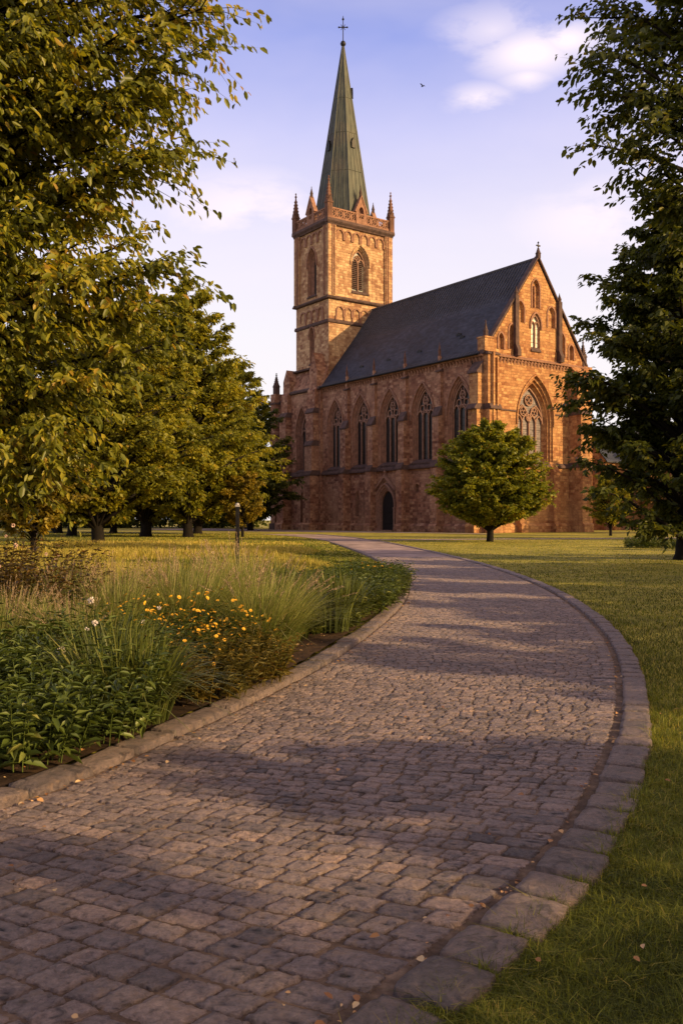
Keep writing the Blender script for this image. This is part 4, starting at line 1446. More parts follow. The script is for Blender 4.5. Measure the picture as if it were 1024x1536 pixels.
    S2 = norm(np.cross(DT, up)) * np.where(np.arange(n) % 2, 1, -1)[:, None]
    LD = DT * r.uniform(.3, .9, (n, 1)) + S2 * r.uniform(.3, 1.0, (n, 1)) - up * (hang * r.uniform(.2, 1.4, (n, 1))) + r.normal(0, .25, (n, 3))
    NN = up + r.normal(0, nrm, (n, 3))
    L = leaf * r.uniform(.65, 1.25, n)
    V, F, kk = leaf_quads(PT, LD, NN, L, L * lw * r.uniform(.8, 1.2, n), fold=.16, six=six, droop=.14)
    bough_t = r.normal(0, .10, (nb_, 1, 1)); twig_t = r.normal(0, .08, (nb_, nt, 1))
    t = (np.clip(r.normal(.42 + tint_bias, .17, (nb_, nt, nl)) + bough_t + twig_t, 0, 1)).reshape(-1)
    t[r.random(n) < .012] = 1.0
    if twig_r:
        e = B + Dt * Tl[..., None]; e[..., 2] -= droop * Tl * .6
        m = B + Dt * Tl[..., None] * .5; m[..., 2] -= droop * Tl * .15
        b3 = B.reshape(-1, 3); m3 = m.reshape(-1, 3); e3 = e.reshape(-1, 3)
        s3 = norm(np.cross(e3 - b3, up)); u3 = np.cross(s3, norm(e3 - b3))
        nn = len(b3)
        Vt = np.empty((nn, 7, 3))
        for c, (cx_, cy_) in enumerate(((1, 0), (-.5, .87), (-.5, -.87))):
            off_ = (s3 * cx_ + u3 * cy_)
            Vt[:, c] = b3 + off_ * twig_r * 1.6
            Vt[:, 3 + c] = m3 + off_ * twig_r
        Vt[:, 6] = e3
        kq = np.arange(nn)[:, None] * 7
        Ft = np.concatenate([kq + np.array([[c, (c + 1) % 3, 3 + (c + 1) % 3, 3 + c]]) for c in range(3)])
        F3 = np.concatenate([kq + np.array([[3 + c, 3 + (c + 1) % 3, 6]]) for c in range(3)])
        VV.append(Vt.reshape(-1, 3)); FF.append(Ft + o); F3 = F3 + o; o += nn * 7
    else:
        F3 = np.zeros((0, 3), int)
    return (np.concatenate(VV), [np.concatenate(FF), F3]), (V, F, np.repeat(t, kk))


def tree_meshes(mat, **kw):
    (tv, tf), (lv_, lf, lt) = gen_tree(**kw)
    return (np_mesh('trunk', tv, tf, None, M['bark'], smooth=True), np_mesh('crown', lv_, [lf], lt, M[mat]))


def place_tree(meshes, x, y, rz, s, label, group=None, name='park_tree', cat='tree', sz=None, mat=None):
    o = empty(name, (x, y, -.03), rz)
    o.scale = (s, s, sz or s)
    tag(o, label, cat, group)
    mobj('trunk', meshes[0], o)
    c = mobj('crown', meshes[1], o)
    if mat:
        c.material_slots[0].link = 'OBJECT'; c.material_slots[0].material = M[mat]
    return o


def W3(px, py, Y):
    return np.array([(px - 512) / 1325 * Y, Y, 1.6 + (778 - py) / 1325 * Y])


# --- near overhanging tree on the left
NX, NY = -5.6, 9.2
tips = [(-1.06, 8.0, 6.25), (-1.20, 7.9, 5.75), (-1.32, 8.2, 5.05), (-1.62, 8.0, 4.9), (-1.10, 8.6, 6.6), (-1.5, 8.5, 5.6), (-1.8, 7.8, 5.3), (-1.4, 8.1, 6.1), (-1.3, 7.4, 6.5),
        (-2.0, 8.0, 4.72), (-2.15, 8.3, 4.55), (-1.50, 8.0, 3.95), (-1.62, 8.2, 3.55), (-1.58, 8.3, 3.25), (-1.85, 8.0, 2.85), (-1.95, 7.8, 2.5), (-1.98, 8.0, 2.2),
        (-2.2, 7.6, 3.7), (-2.4, 7.8, 3.3), (-2.6, 7.5, 2.4), (-2.4, 8.2, 2.05), (-2.8, 7.6, 2.0), (-3.0, 7.4, 2.7), (-2.2, 8.1, 4.15), (-2.5, 7.3, 4.1), (-1.9, 8.4, 3.0),
        (-1.9, 7.3, 6.0), (-2.3, 7.0, 5.6), (-2.6, 7.0, 4.9), (-2.2, 7.2, 6.4), (-1.6, 7.6, 6.9), (-2.7, 7.1, 3.4), (-3.2, 7.0, 2.2), (-2.9, 8.2, 1.95), (-2.1, 7.9, 2.35), (-1.75, 8.3, 4.05), (-1.95, 7.6, 3.75)]
tips += [(-1.75, 8.6, 5.9), (-1.9, 8.9, 6.4), (-2.0, 8.4, 5.2), (-1.55, 8.9, 6.9), (-2.2, 8.8, 5.6), (-1.7, 9.2, 5.4), (-2.3, 9.0, 4.9), (-1.5, 8.3, 6.6), (-1.95, 8.0, 6.7), (-1.65, 7.7, 5.9),
         (-1.9, 8.6, 4.3), (-2.0, 8.8, 3.9), (-1.8, 8.5, 3.6), (-2.1, 8.9, 3.3), (-1.6, 7.9, 5.5), (-2.4, 7.6, 6.2)]
tips = [(x - NX - (.2 if z > 3.1 else .5), y - NY, z) for x, y, z in tips]
near = tree_meshes('leaf_near', seed=101, H=12.5, Rr=3.6, zb=2.0, nb=245, nt=32, nl=22, leaf=.090, limb=.009, tr=.30, fm=.45, p=2.2, q=2.4, rise=.25, twig=.24, droop=.55, tips=tips,
                   shell=(.45, 1.0), lump=.12, six=True, lw=.46, hang=.7, twig_r=.004, flat=.5, tint_bias=.05)
place_tree(near, NX, NY, 0, 1, 'large leafy olive green tree overhanging the flower bed at the left edge', name='broadleaf_tree')

# --- near dark tree, upper right
QX, QY = 11.6, 22.0
tips = []
for px, py, Y in [(850, 95, 21), (858, 215, 21), (870, 130, 21), (905, 240, 21.5), (922, 290, 21), (895, 8, 21), (880, 170, 22), (935, 268, 22), (960, 285, 21), (905, 60, 21), (1000, 300, 21),
                  (870, 75, 20), (915, 215, 20), (950, 250, 20.5), (985, 280, 20), (1015, 310, 21), (880, 100, 22.5), (930, 180, 19), (960, 120, 19), (920, 140, 23)]:
    tips.append(W3(px, py, Y) - np.array([QX - .5, QY, 0]))
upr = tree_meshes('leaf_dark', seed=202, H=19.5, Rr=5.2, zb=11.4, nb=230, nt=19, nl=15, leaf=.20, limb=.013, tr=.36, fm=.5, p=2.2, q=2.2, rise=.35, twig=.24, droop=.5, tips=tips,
                  shell=(.35, 1.0), lump=.14, lw=.5, hang=.5, twig_r=.007, flat=.35, six=True)
place_tree(upr, QX, QY, 0, 1, 'tall dark green tree whose high branches hang in at the top right', name='broadleaf_tree')

# --- right tree beside the lawn
PX, PY = 13.6, 35.0
tips = []
for px, py, Y in [(845, 572, 34), (870, 690, 34), (862, 480, 35), (880, 418, 35), (930, 375, 35), (990, 300, 35), (1010, 330, 35), (850, 600, 35), (880, 640, 34), (895, 735, 33),
                  (905, 450, 34), (945, 410, 34), (865, 560, 33), (890, 500, 33), (875, 660, 36), (960, 350, 36), (930, 780, 34), (960, 790, 33), (900, 700, 35)]:
    tips.append(W3(px, py, Y) - np.array([PX - .2, PY, 0]))
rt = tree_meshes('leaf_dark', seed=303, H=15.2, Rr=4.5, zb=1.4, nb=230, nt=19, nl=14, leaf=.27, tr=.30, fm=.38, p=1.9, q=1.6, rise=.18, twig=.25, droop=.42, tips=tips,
                 shell=(.35, 1.0), lump=.15, lw=.5, hang=.45, twig_r=.008, flat=.6)
place_tree(rt, PX, PY, 0, 1, 'dark green spreading tree with low branches at the right edge of the lawn', name='broadleaf_tree')

# --- round tree on the lawn before the church
rd_ = tree_meshes('leaf_round', seed=404, H=8.45, Rr=4.0, zb=1.35, nb=420, nt=18, nl=15, leaf=.21, tr=.24, fm=.33, p=1.95, q=1.9, rise=.55, twig=.20, droop=.25, nrm=.9,
                  shell=(.62, 1.05), lump=.085, lw=.6, hang=.3, twig_r=.008, flat=.5)
place_tree(rd_, 10.45, 62.4, 0, 1, 'small round crowned tree standing alone on the lawn in front of the church', name='lawn_tree')

# --- park trees on the left
tA = tree_meshes('leaf_gold', seed=511, H=18, Rr=8.6, zb=1.7, nb=220, nt=19, nl=14, leaf=.36, tr=.46, fm=.36, p=2.0, q=2.0, rise=.35, twig=.2, droop=.45, shell=(.5, 1.0), lump=.16, lw=.5, hang=.4, twig_r=.012, flat=.3)
tB = tree_meshes('leaf_gold', seed=522, H=20, Rr=7.4, zb=1.4, nb=220, nt=19, nl=14, leaf=.36, tr=.42, fm=.30, p=1.7, q=1.5, rise=.3, twig=.22, droop=.4, shell=(.5, 1.0), lump=.18, lw=.5, hang=.4, twig_r=.012, flat=.25)
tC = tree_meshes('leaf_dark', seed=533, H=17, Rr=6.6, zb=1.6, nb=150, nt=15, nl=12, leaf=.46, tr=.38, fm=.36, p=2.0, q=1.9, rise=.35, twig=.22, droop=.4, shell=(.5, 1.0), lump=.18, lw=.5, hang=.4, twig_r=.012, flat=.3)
tY = tree_meshes('leaf_yellow', seed=544, H=6.0, Rr=2.35, zb=1.0, nb=90, nt=13, nl=12, leaf=.22, tr=.13, fm=.4, p=2.0, q=2.0, rise=.5, twig=.24, droop=.3, shell=(.5, 1.0), lump=.15, lw=.55, hang=.3, twig_r=.008)
G = 'park trees on the left lawn'
place_tree(tA, -17.0, 61.5, .4, .92, 'broad golden green park tree with the thickest dark trunk among the left trees', G)
place_tree(tB, -17.6, 80, 1.9, 1.12, 'tallest golden green park tree, left of the church', G)
place_tree(tB, -13.6, 78, 4.1, .98, 'layered golden park tree rising just left of the small yellow tree', G, sz=1.13)
place_tree(tA, -15.5, 96, 2.2, 1.0, 'broad golden park tree second nearest to the church tower', G)
place_tree(tB, -15.6, 141, 3.0, 1.28, 'tall park tree closest to the church tower', G)
place_tree(tC, -12.5, 121, .5, 1.05, 'dark green park tree in shade behind the small yellow tree', G)
place_tree(tA, -25.5, 84, 3.3, .95, 'broad shaded park tree behind the thick trunked one', G)
place_tree(tC, -32.0, 100, 1.2, 1.1, 'dark far park tree with a slim trunk at the back of the left lawn', G)
place_tree(tA, -36.0, 111, 5.0, 1.0, 'golden far park tree deep in the left grove', G)
place_tree(tB, -26.0, 101, 2.6, .95, 'tall far park tree in the middle of the left grove', G)
place_tree(tA, -21.5, 47, 1.1, .8, 'broad golden park tree half hidden by the overhanging left foliage', G)
place_tree(tY, -8.75, 78.5, 0, 1.0, 'small yellow green tree in front of the church tower base', name='young_tree')
place_tree(tY, -13.2, 38, 2.0, .95, 'small orange yellow tree under the overhanging left branches', name='young_tree')
# right, beside and behind the church
place_tree(tY, 25.6, 84, 1.0, 1.05, 'small olive tree beside the annex right of the church', name='young_tree', mat='leaf_gold')
G2 = 'dark trees right of the church'
place_tree(tC, 45.0, 98, 1.0, .85, 'dark tree behind the small olive tree right of the church', G2)
place_tree(tC, 52.0, 122, 3.0, 1.0, 'dark tree behind the stone annex', G2)
place_tree(tC, 34.0, 66, 2.0, .8, 'dark tree at the right frame edge behind the big spreading tree', G2)
# trees beyond the right side of the view; their long evening shadows fall over path and lawn
G3 = 'trees along the right side of the park'
i_ = 0
for x, y, s, ms, rz in [(20, -3.6, .47, tC, .3), (21, 1.0, .50, tC, 1.3), (19.5, -8.5, .52, tC, 2.0), (22.5, 5.4, .47, tC, 3.3), (24, 10.5, .50, tC, .9), (14.5, -9, .42, tC, 4.4), (13.2, -4.2, .42, tC, 1.9), (12.8, -.6, .33, tC, 5.1), (25.5, 16.5, .54, tA, 5.0), (25, -14, .6, tB, 2.2),
                        (29, 22, .5, tC, 2.6), (15.2, 3.2, .32, tC, .7), (14.6, 7.0, .31, tC, 2.9), (15.6, 10.6, .34, tC, 4.0), (16.0, 14.6, .40, tC, 1.2), (17.4, 19.2, .42, tC, 5.6), (19, 24.5, .44, tC, 3.6), (32, 29, .5, tA, 1.7), (38, 36, .48, tB, 5.5), (33, 5, .6, tA, 4.0),
                        (54, 93, 1.15, tC, 1.0), (60, 40, .5, tB, 1.0), (18.5, 8.5, .40, tC, .5)]:
    place_tree(ms, x, y, rz, s, 'park tree standing beyond the right side of the lawn', G3)

# far woodland closing the view
r = np.random.default_rng(61)
def mass(name, x0, x1, y0, y1, h0, n, leaf, mat, seed, prof):
    r = np.random.default_rng(seed)
    x = r.uniform(x0, x1, n); d = r.random(n)
    y = y0 + (y1 - y0) * d
    top = h0 * (.75 + .25 * np.sin(x * .35 + prof) + .18 * np.sin(x * .83 + 2 * prof) + .1 * np.sin(x * 1.9))
    z = top * r.random(n) ** .7
    P = np.stack([x, y + r.normal(0, .6, n), z], -1)
    D = np.stack([r.normal(0, 1, n), -np.abs(r.normal(0, 1, n)), r.normal(-.2, .6, n)], -1)
    N_ = np.stack([r.normal(0, .5, n), r.normal(-.3, .5, n), np.ones(n)], -1)
    L = leaf * r.uniform(.6, 1.3, n)
    V, F, kk = leaf_quads(P, D, N_, L, L * .55, six=False)
    return tag(mobj(name, np_mesh(name, V, [F], np.repeat(np.clip(r.normal(.4, .2, n), 0, 1), kk), M[mat])), kind='stuff')


mass('woodland', -110, -14, 150, 170, 11, 60000, .9, 'leaf_dark', 71, .4)
mass('woodland', 40, 120, 128, 150, 10, 40000, .9, 'leaf_dark', 72, 1.4)

# ================================================================== THE FLOWER BED
M['bladeleaf'] = leaf_mat('long_blade_leaf', [(0, (.026, .036, .007)), (.45, (.080, .100, .018)), (.8, (.16, .175, .034)), (1, (.28, .24, .06))], .28, .5, .35)
M['broadleaf'] = leaf_mat('broad_garden_leaf', [(0, (.030, .050, .009)), (.45, (.088, .122, .023)), (.8, (.17, .205, .045)), (1, (.30, .29, .08))], .25, .45, .4)
M['plume'] = leaf_mat('pale_ornamental_grass', [(0, (.08, .11, .026)), (.45, (.20, .23, .062)), (.75, (.36, .35, .12)), (1, (.56, .50, .25))], .35, .6, .2)
M['seed'] = leaf_mat('seed_plume', [(0, (.28, .19, .12)), (.5, (.43, .31, .20)), (1, (.58, .44, .30))], .3, .7, .2, tcol=(1.2, 1.1, .9))
M['orange_stem'] = leaf_mat('rust_green_stem', [(0, (.05, .048, .010)), (.4, (.11, .095, .016)), (.75, (.19, .13, .02)), (1, (.32, .16, .025))], .3, .6)
M['shrub_leaf'] = leaf_mat('autumn_shrub_leaf', [(0, (.030, .022, .008)), (.4, (.075, .052, .012)), (.7, (.14, .080, .017)), (1, (.30, .11, .03))], .3, .5)
M['petal'] = simple('yellow_petal', (.78, .43, .03), .6, var=.25, scale=20)
M['petal_white'] = simple('white_petal', (.72, .64, .58), .6, var=.1, scale=20)
M['petal_pink'] = simple('pink_petal', (.60, .42, .36), .6, var=.2, scale=20)


def strap_clump(seed, n, h, spread, width, arch, tilt=(0, 0), rad=.2, segs=5, hvar=.3):
    """arching blades out of one crown; returns V, F4, tint"""
    r = np.random.default_rng(seed)
    a = r.uniform(0, 2 * np.pi, n)
    rr = rad * np.sqrt(r.random(n))
    b = np.stack([rr * np.cos(a), rr * np.sin(a), np.zeros(n)], -1)
    H = h * (1 - hvar * r.random(n))
    out = spread * np.abs(r.normal(.6, .35, n))
    a2 = a + r.normal(0, .5, n)
    ux, uy = np.cos(a2), np.sin(a2)
    t = np.linspace(0, 1, segs)
    px = b[:, 0, None] + (ux * out)[:, None] * t ** 1.6 + tilt[0] * t ** 2
    py = b[:, 1, None] + (uy * out)[:, None] * t ** 1.6 + tilt[1] * t ** 2
    pz = H[:, None] * (t * (1 + arch * .55) - arch * (out / (spread + 1e-6))[:, None] * t ** 2.6)
    wd = width * np.array([.7, 1, .95, .65, .05]) if segs == 5 else width * np.interp(t, [0, .3, .7, 1], [.7, 1, .75, .05])
    wd = wd[None] * r.uniform(.7, 1.3, n)[:, None]
    fx, fy = -uy * 1.0, ux * 1.0
    tw = r.normal(0, .6, n)
    c, s = np.cos(tw), np.sin(tw)
    fx, fy = fx * c - fy * s, fx * s + fy * c
    V = np.empty((n, segs, 2, 3))
    V[:, :, 0, 0] = px - fx[:, None] * wd / 2; V[:, :, 0, 1] = py - fy[:, None] * wd / 2; V[:, :, 0, 2] = pz
    V[:, :, 1, 0] = px + fx[:, None] * wd / 2; V[:, :, 1, 1] = py + fy[:, None] * wd / 2; V[:, :, 1, 2] = pz
    k = np.arange(n)[:, None, None] * segs * 2
    i = np.arange(segs - 1)[None, :, None] * 2
    F = (k + i + np.array([0, 1, 3, 2])[None, None]).reshape(-1, 4)
    tt = np.clip(r.normal(.38, .18, n), 0, 1)[:, None, None] + np.linspace(-.08, .22, segs)[None, :, None] + np.zeros((1, 1, 2))
    end = np.stack([px[:, -1], py[:, -1], pz[:, -1]], -1)
    pre = np.stack([px[:, -2], py[:, -2], pz[:, -2]], -1)
    return V.reshape(-1, 3), F, np.clip(tt, 0, 1).reshape(-1), end, norm(end - pre)


def grass_meshes(seed, n=1300, h=.92, spread=.72, plumes=80, tilt=(.1, -.05)):
    V, F, t, e, d = strap_clump(seed, n, h, spread, .0065, .6, tilt, .26, 6)
    body = np_mesh('blades', V, [F], t, M['plume'])
    V2, F2, t2, e2, d2 = strap_clump(seed + 5, plumes, h * 1.16, spread * .75, .003, .30, tilt, .2, 6, .22)
    r = np.random.default_rng(seed)
    m = 26
    P = (e2[:, None] - d2[:, None] * np.linspace(0, .16, m)[None, :, None]).reshape(-1, 3)
    D = np.repeat(d2, m, 0) + r.normal(0, .38, (len(P), 3))
    L = r.uniform(.012, .028, len(P))
    V3, F3, kk = leaf_quads(P, D, r.normal(0, 1, (len(P), 3)), L, L * .28, six=False)
    pl = np_mesh('plumes', np.concatenate([V2, V3]), [np.concatenate([F2, F3 + len(V2)])], np.concatenate([t2, np.repeat(r.random(len(P)), kk)]), M['seed'])
    return body, pl


def leafy_meshes(seed, stems=34, h=.9, rad=.42, leaf=.15, lw=.33, mat='broadleaf', pairs=9, spread=.35):
    r = np.random.default_rng(seed)
    VV, FF, TT, o = [], [], [], 0
    Ps, Ds, Ls = [], [], []
    for k in range(stems):
        a = r.uniform(0, 6.28); rr = rad * math.sqrt(r.random())
        H = h * r.uniform(.6, 1.05) * (1 - .25 * rr / rad)
        b = np.array([rr * math.cos(a), rr * math.sin(a), 0])
        od = np.array([math.cos(a), math.sin(a), 0]) * spread * rr / rad + r.normal(0, .07, 3) * [1, 1, 0]
        t = np.linspace(0, 1, 5)[:, None]
        P = b + od * t ** 1.5 * H * 1.2 + np.array([0, 0, 1]) * H * t
        V, F = np_tube(P, np.linspace(.005, .002, 5), 4)
        VV.append(V); FF.append(F + o); TT.append(np.full(len(V), .5)); o += len(V)
        for j in range(pairs):
            f = .12 + .88 * (j + r.random() * .6) / pairs
            p = b + od * f ** 1.5 * H * 1.2 + np.array([0, 0, 1]) * H * f
            q = j * 2.4 + k
            for s in (0, math.pi):
                Ps.append(p); Ds.append([math.cos(q + s), math.sin(q + s), r.uniform(-.15, .75)]); Ls.append(leaf * (1.25 - .6 * f) * r.uniform(.75, 1.25))
    Ps, Ds, Ls = np.array(Ps), np.array(Ds), np.array(Ls)
    V, F, kk = leaf_quads(Ps, Ds + r.normal(0, .15, Ds.shape), np.tile([0, 0, 1.0], (len(Ps), 1)) + r.normal(0, .3, Ds.shape), Ls, Ls * lw, fold=.2, droop=.28)
    VV.append(V); FF.append(F + o)
    TT.append(np.repeat(np.clip(r.normal(.42, .18, len(Ps)), 0, 1), kk))
    return np_mesh('foliage', np.concatenate(VV), [np.concatenate(FF)], np.concatenate(TT), M[mat])


def flower_mesh(rad, petals, mat, seed=0, ball=False):
    r = np.random.default_rng(seed)
    n = petals
    if ball:
        d = norm(r.normal(0, 1, (n, 3)) + [0, 0, .3])
        P = d * rad * .45
        L = np.full(n, rad * .7)
        V, F, kk = leaf_quads(P, d + r.normal(0, .4, (n, 3)), norm(r.normal(0, 1, (n, 3))), L, L * .8, six=True)
    else:
        a = np.arange(n) * 2 * np.pi / n
        d = np.stack([np.cos(a), np.sin(a), np.full(n, .22)], -1)
        L = np.full(n, rad)
        V, F, kk = leaf_quads(d * rad * .1, d, np.tile([0, 0, 1.0], (n, 1)), L, L * .55, six=True)
        d2 = np.stack([np.cos(a + .3), np.sin(a + .3), np.full(n, .7)], -1)
        V2, F2, _ = leaf_quads(d2 * rad * .05, d2, np.tile([0, 0, 1.0], (n, 1)), L * .55, L * .35, six=True)
        F = np.concatenate([F, F2 + len(V)]); V = np.concatenate([V, V2])
    return np_mesh('blossom', V, [F], np.zeros(len(V)), M[mat])


def plant(name, parts_, x, y, rz, s, label, group, cat='plant', z=.055):
    o = empty(name, (x, y, z), rz)
    o.scale = (s, s, s)
    tag(o, label, cat, group)
    for nm, me in parts_:
        mobj(nm, me, o)
    return o


def blossoms(parent, me, pts, r, s0=.7, s1=1.3, name='blossom'):
    for p in pts:
        b = mobj(name, me, parent)
        b.location = p
        b.rotation_euler = (r.normal(-.25, .45), r.normal(0, .45), r.uniform(0, 6))
        k = r.uniform(s0, s1); b.scale = (k, k, k)


r = np.random.default_rng(81)
gm = [grass_meshes(901), grass_meshes(902, 1200, .88, .78, 60, (.16, -.1)), grass_meshes(903, 1300, .98, .66, 90, (.05, -.1))]
G = 'pale ornamental grass clumps in the flower bed'
for k, (x, y, s, m, lab) in enumerate([
        (-.82, 9.6, 1.05, 1, 'pale ornamental grass clump nearest the kerb, spilling towards the path'),
        (-1.75, 10.0, 1.1, 0, 'pale feathery grass clump just behind the yellow flowers'),
        (-2.45, 9.7, .95, 2, 'pale feathery grass clump left of the yellow flowers'),
        (-1.3, 10.8, 1.1, 2, 'tall pale grass clump behind the one nearest the kerb'),
        (-2.3, 11.1, 1.0, 1, 'tall pale grass clump in the middle of the bed'),
        (-3.2, 10.4, .95, 0, 'pale grass clump between the autumn shrub and the feathery grasses'),
        (-3.1, 8.4, .80, 2, 'green grey grass clump beside the left frame edge'),
        (-2.55, 8.25, .78, 0, 'pale grass clump rising out of the broad leaved plants')]):
    plant('ornamental_grass', [('blades', gm[m][0]), ('plumes', gm[m][1])], x, y, k * 1.3, s, lab, G, 'grass clump')

# broad leaved perennials in the left foreground
lf = [leafy_meshes(921, 42, .9, .44, .125, .32, pairs=12), leafy_meshes(922, 40, .82, .42, .135, .36, pairs=11), leafy_meshes(923, 48, .95, .46, .11, .28, pairs=13)]
Vd = [strap_clump(931, 300, .72, .75, .016, .8, (.05, -.1), .2, 5), strap_clump(932, 320, .66, .80, .014, .85, (.1, -.1), .22, 5)]
dl = [np_mesh('leaves', v[0], [v[1]], v[2], M['bladeleaf']) for v in Vd]
G = 'broad leaved garden plants in the front left of the bed'
for k, (x, y, s, m, lab) in enumerate([
        (-2.05, 5.72, .85, 1, 'broad leaved green plant at the left frame edge next to the kerb'),
        (-1.78, 6.3, .85, 0, 'broad leaved green plant second along the kerb from the left edge'),
        (-2.75, 6.3, .95, 2, 'tall broad leaved plant at the left frame edge'),
        (-2.45, 6.95, .95, 1, 'leafy green plant in the middle of the front left foliage'),
        (-1.95, 7.1, .92, 0, 'leafy green plant behind the arching blades near the kerb'),
        (-2.95, 7.4, 1.0, 0, 'tall leafy plant against the left frame edge'),
        (-2.35, 7.75, .98, 2, 'leafy plant with small white flowers before the grasses'),
        (-1.9, 7.9, .86, 1, 'leafy plant left of the yellow flowers'),
        (-2.95, 9.1, .9, 1, 'leafy green plant in front of the autumn shrub')]):
    o = plant('leafy_plant', [('foliage', lf[m])], x, y, k * 2.1, s, lab, G)
    if k in (1, 3, 6, 7):
        wm = flower_mesh(.045, 40, 'petal_white', 5, ball=True)
        blossoms(o, wm, [(r.normal(.1, .2), r.normal(-.2, .15), r.uniform(.55, .95)) for q in range(1 if k < 5 else 2)], r, .45, .75)
G = 'arching blade leaved plants along the kerb'
for k, (x, y, s, m, lab) in enumerate([
        (-1.50, 6.75, .85, 0, 'arching dark green blade plant nearest the kerb in front of the leafy plants'),
        (-1.78, 7.2, .95, 1, 'arching green blade plant left of the lowest yellow flowers'),
        (-1.75, 6.55, .95, 1, 'arching blade plant among the broad leaves'),
        (-2.6, 5.6, .85, 0, 'arching blade plant in the lower left corner'),
        (-2.0, 7.7, .95, 0, 'arching blade plant between leafy plants and yellow flowers')]):
    plant('daylily', [('leaves', dl[m])], x, y, k * 1.7, s, lab, G)

# yellow flowering plants
yf = [leafy_meshes(941, 95, .66, .48, .085, .24, 'orange_stem', 14, .45), leafy_meshes(942, 95, .68, .46, .085, .24, 'bladeleaf', 14, .45)]
ym = flower_mesh(.0145, 9, 'petal', 3)
G = 'yellow flowering plants in the bed'
for k, (x, y, s, m, lab, nfl) in enumerate([
        (-1.27, 7.75, .9, 0, 'yellow flowering plant lowest by the kerb with rusty stems', 80),
        (-1.0, 8.45, .95, 0, 'yellow flowering plant with rust brown stems right of the others', 64),
        (-1.62, 8.3, 1.0, 1, 'tallest yellow flowering plant in the clump', 90),
        (-2.0, 8.75, 1.1, 1, 'yellow flowering plant at the left of the clump', 60),
        (-1.35, 9.05, 1.05, 1, 'yellow flowering plant in front of the pale grass', 70)]):
    o = plant('flowering_plant', [('foliage', yf[m])], x, y, k * 1.1, s, lab, G, 'flowers')
    blossoms(o, ym, [(rr_ * math.cos(q * 2.4), rr_ * math.sin(q * 2.4), (.80 - .45 * (rr_ / .5) ** 2) * r.uniform(.82, 1.05)) for q, rr_ in [(q, .5 * math.sqrt(r.random())) for q in range(nfl)]], r, .6, 1.5)

# dark strap leaved band further back
ds = [strap_clump(951, 260, .85, .5, .024, .45, (.0, -.05), .35, 5), strap_clump(952, 260, .8, .55, .021, .5, (.08, -.05), .38, 5)]
dm = [np_mesh('leaves', v[0], [v[1]], v[2], M['bladeleaf']) for v in ds]
lm = [leafy_meshes(955, 80, .74, .58, .11, .30, 'broadleaf', 12, .5), leafy_meshes(956, 90, .64, .60, .10, .28, 'bladeleaf', 12, .5)]
G = 'dark green plants at the back of the bed'
pos = []
for k in range(22):
    f = k / 21
    y = 11.4 + f * 8.5
    for row in range(3):
        u = .50 + row * .85 + r.normal(0, .15) + (.12 if row else 0)
        if (y > 17 and row) or (row == 2 and y > 15.5): continue
        pos.append((float(XL(y)) - .3 - u, y + r.normal(0, .15), row))
names = ['dark green strap leaved plant', 'dark green leafy plant']
place_words = ['beside the pale grasses', 'behind the pale grasses', 'in the middle of the dark band', 'towards the bend of the kerb', 'near the bend of the kerb']
for k, (x, y, row) in enumerate(pos):
    kind = (k * 7 + row) % 6 == 0 and y < 14
    lab = 'dark green strap leaved plant in the band behind the pale grasses' if kind else 'dark green leafy plant in the band along the kerb behind the pale grasses'
    plant('daylily' if kind else 'leafy_plant', [('leaves', dm[k % 2])] if kind else [('foliage', lm[k % 2])], x, y, k * 1.9, r.uniform(.78, 1.08), lab,
          'dark strap leaved plants behind the pale grasses' if kind else 'dark leafy plants behind the pale grasses')
for k, (x, y, s, lab) in enumerate([(-4.0, 12.5, 1.0, 'dark strap leaved plant standing highest behind the left grasses'), (-3.2, 13.5, 1.0, 'dark strap leaved plant left of the black post'), (-2.6, 14.6, 1.05, 'dark strap leaved plant in front of the meadow grass'),
                                    (-1.9, 15.6, 1.0, 'dark strap leaved plant below the black post'), (-1.3, 16.8, .95, 'dark strap leaved plant right of the black post'), (-4.6, 14.5, 1.05, 'dark strap leaved plant behind the autumn shrub')]):
    plant('daylily', [('leaves', dm[k % 2])], x, y, k, s, lab, 'tall strap leaved plants before the meadow')
# low mounds at the bend, with a few yellow flowers
gl = [leafy_meshes(961, 60, .52, .6, .09, .22, 'bladeleaf', 10, .5)]
for k, (x, y, s, lab) in enumerate([(.75, 17.6, 1.0, 'low green mound beside the kerb before the bend'), (.85, 19.2, 1.0, 'low green mound with yellow flowers at the bend of the kerb'), (.5, 20.2, 1.05, 'low green mound behind the flowering one'),
                                    (1.05, 20.9, .95, 'low green mound at the outermost bend of the kerb'), (.95, 22.4, .95, 'low green mound just past the bend'), (1.1, 24.2, .8, 'farthest low green mound of the bed'),
                                    (.2, 18.4, 1.05, 'low green mound at the back of the bed near the bend')]):
    o = plant('groundcover_mound', [('foliage', gl[0])], x, y, k * 2, s, lab, 'low mounds at the bend of the kerb')
    if k in (1, 2, 3):
        blossoms(o, ym, [(r.normal(0, .3), r.normal(0, .3), r.uniform(.4, .56)) for q in range(16)], r, 1.2, 2.0)

# autumn shrub at the left
sh = leafy_meshes(971, 120, 1.5, .85, .075, .6, 'shrub_leaf', 22, .45)
pm = flower_mesh(.032, 36, 'petal_pink', 6, ball=True)
for k, (x, y, s, lab) in enumerate([(-3.75, 9.9, .95, 'rust brown autumn shrub with pale pink flowers at the left frame edge'), (-4.6, 11.4, 1.05, 'rust brown autumn shrub behind the flowering one'), (-3.5, 11.9, .72, 'small rust brown shrub right of the flowering shrub')]):
    o = plant('flowering_shrub', [('foliage', sh)], x, y, k * 2.2, s, lab, 'autumn shrubs at the left', 'shrub')
    blossoms(o, pm, [(r.normal(.1, .5), r.normal(-.3, .4), r.uniform(.9, 1.5)) for q in range(4)], r, .5, .9)

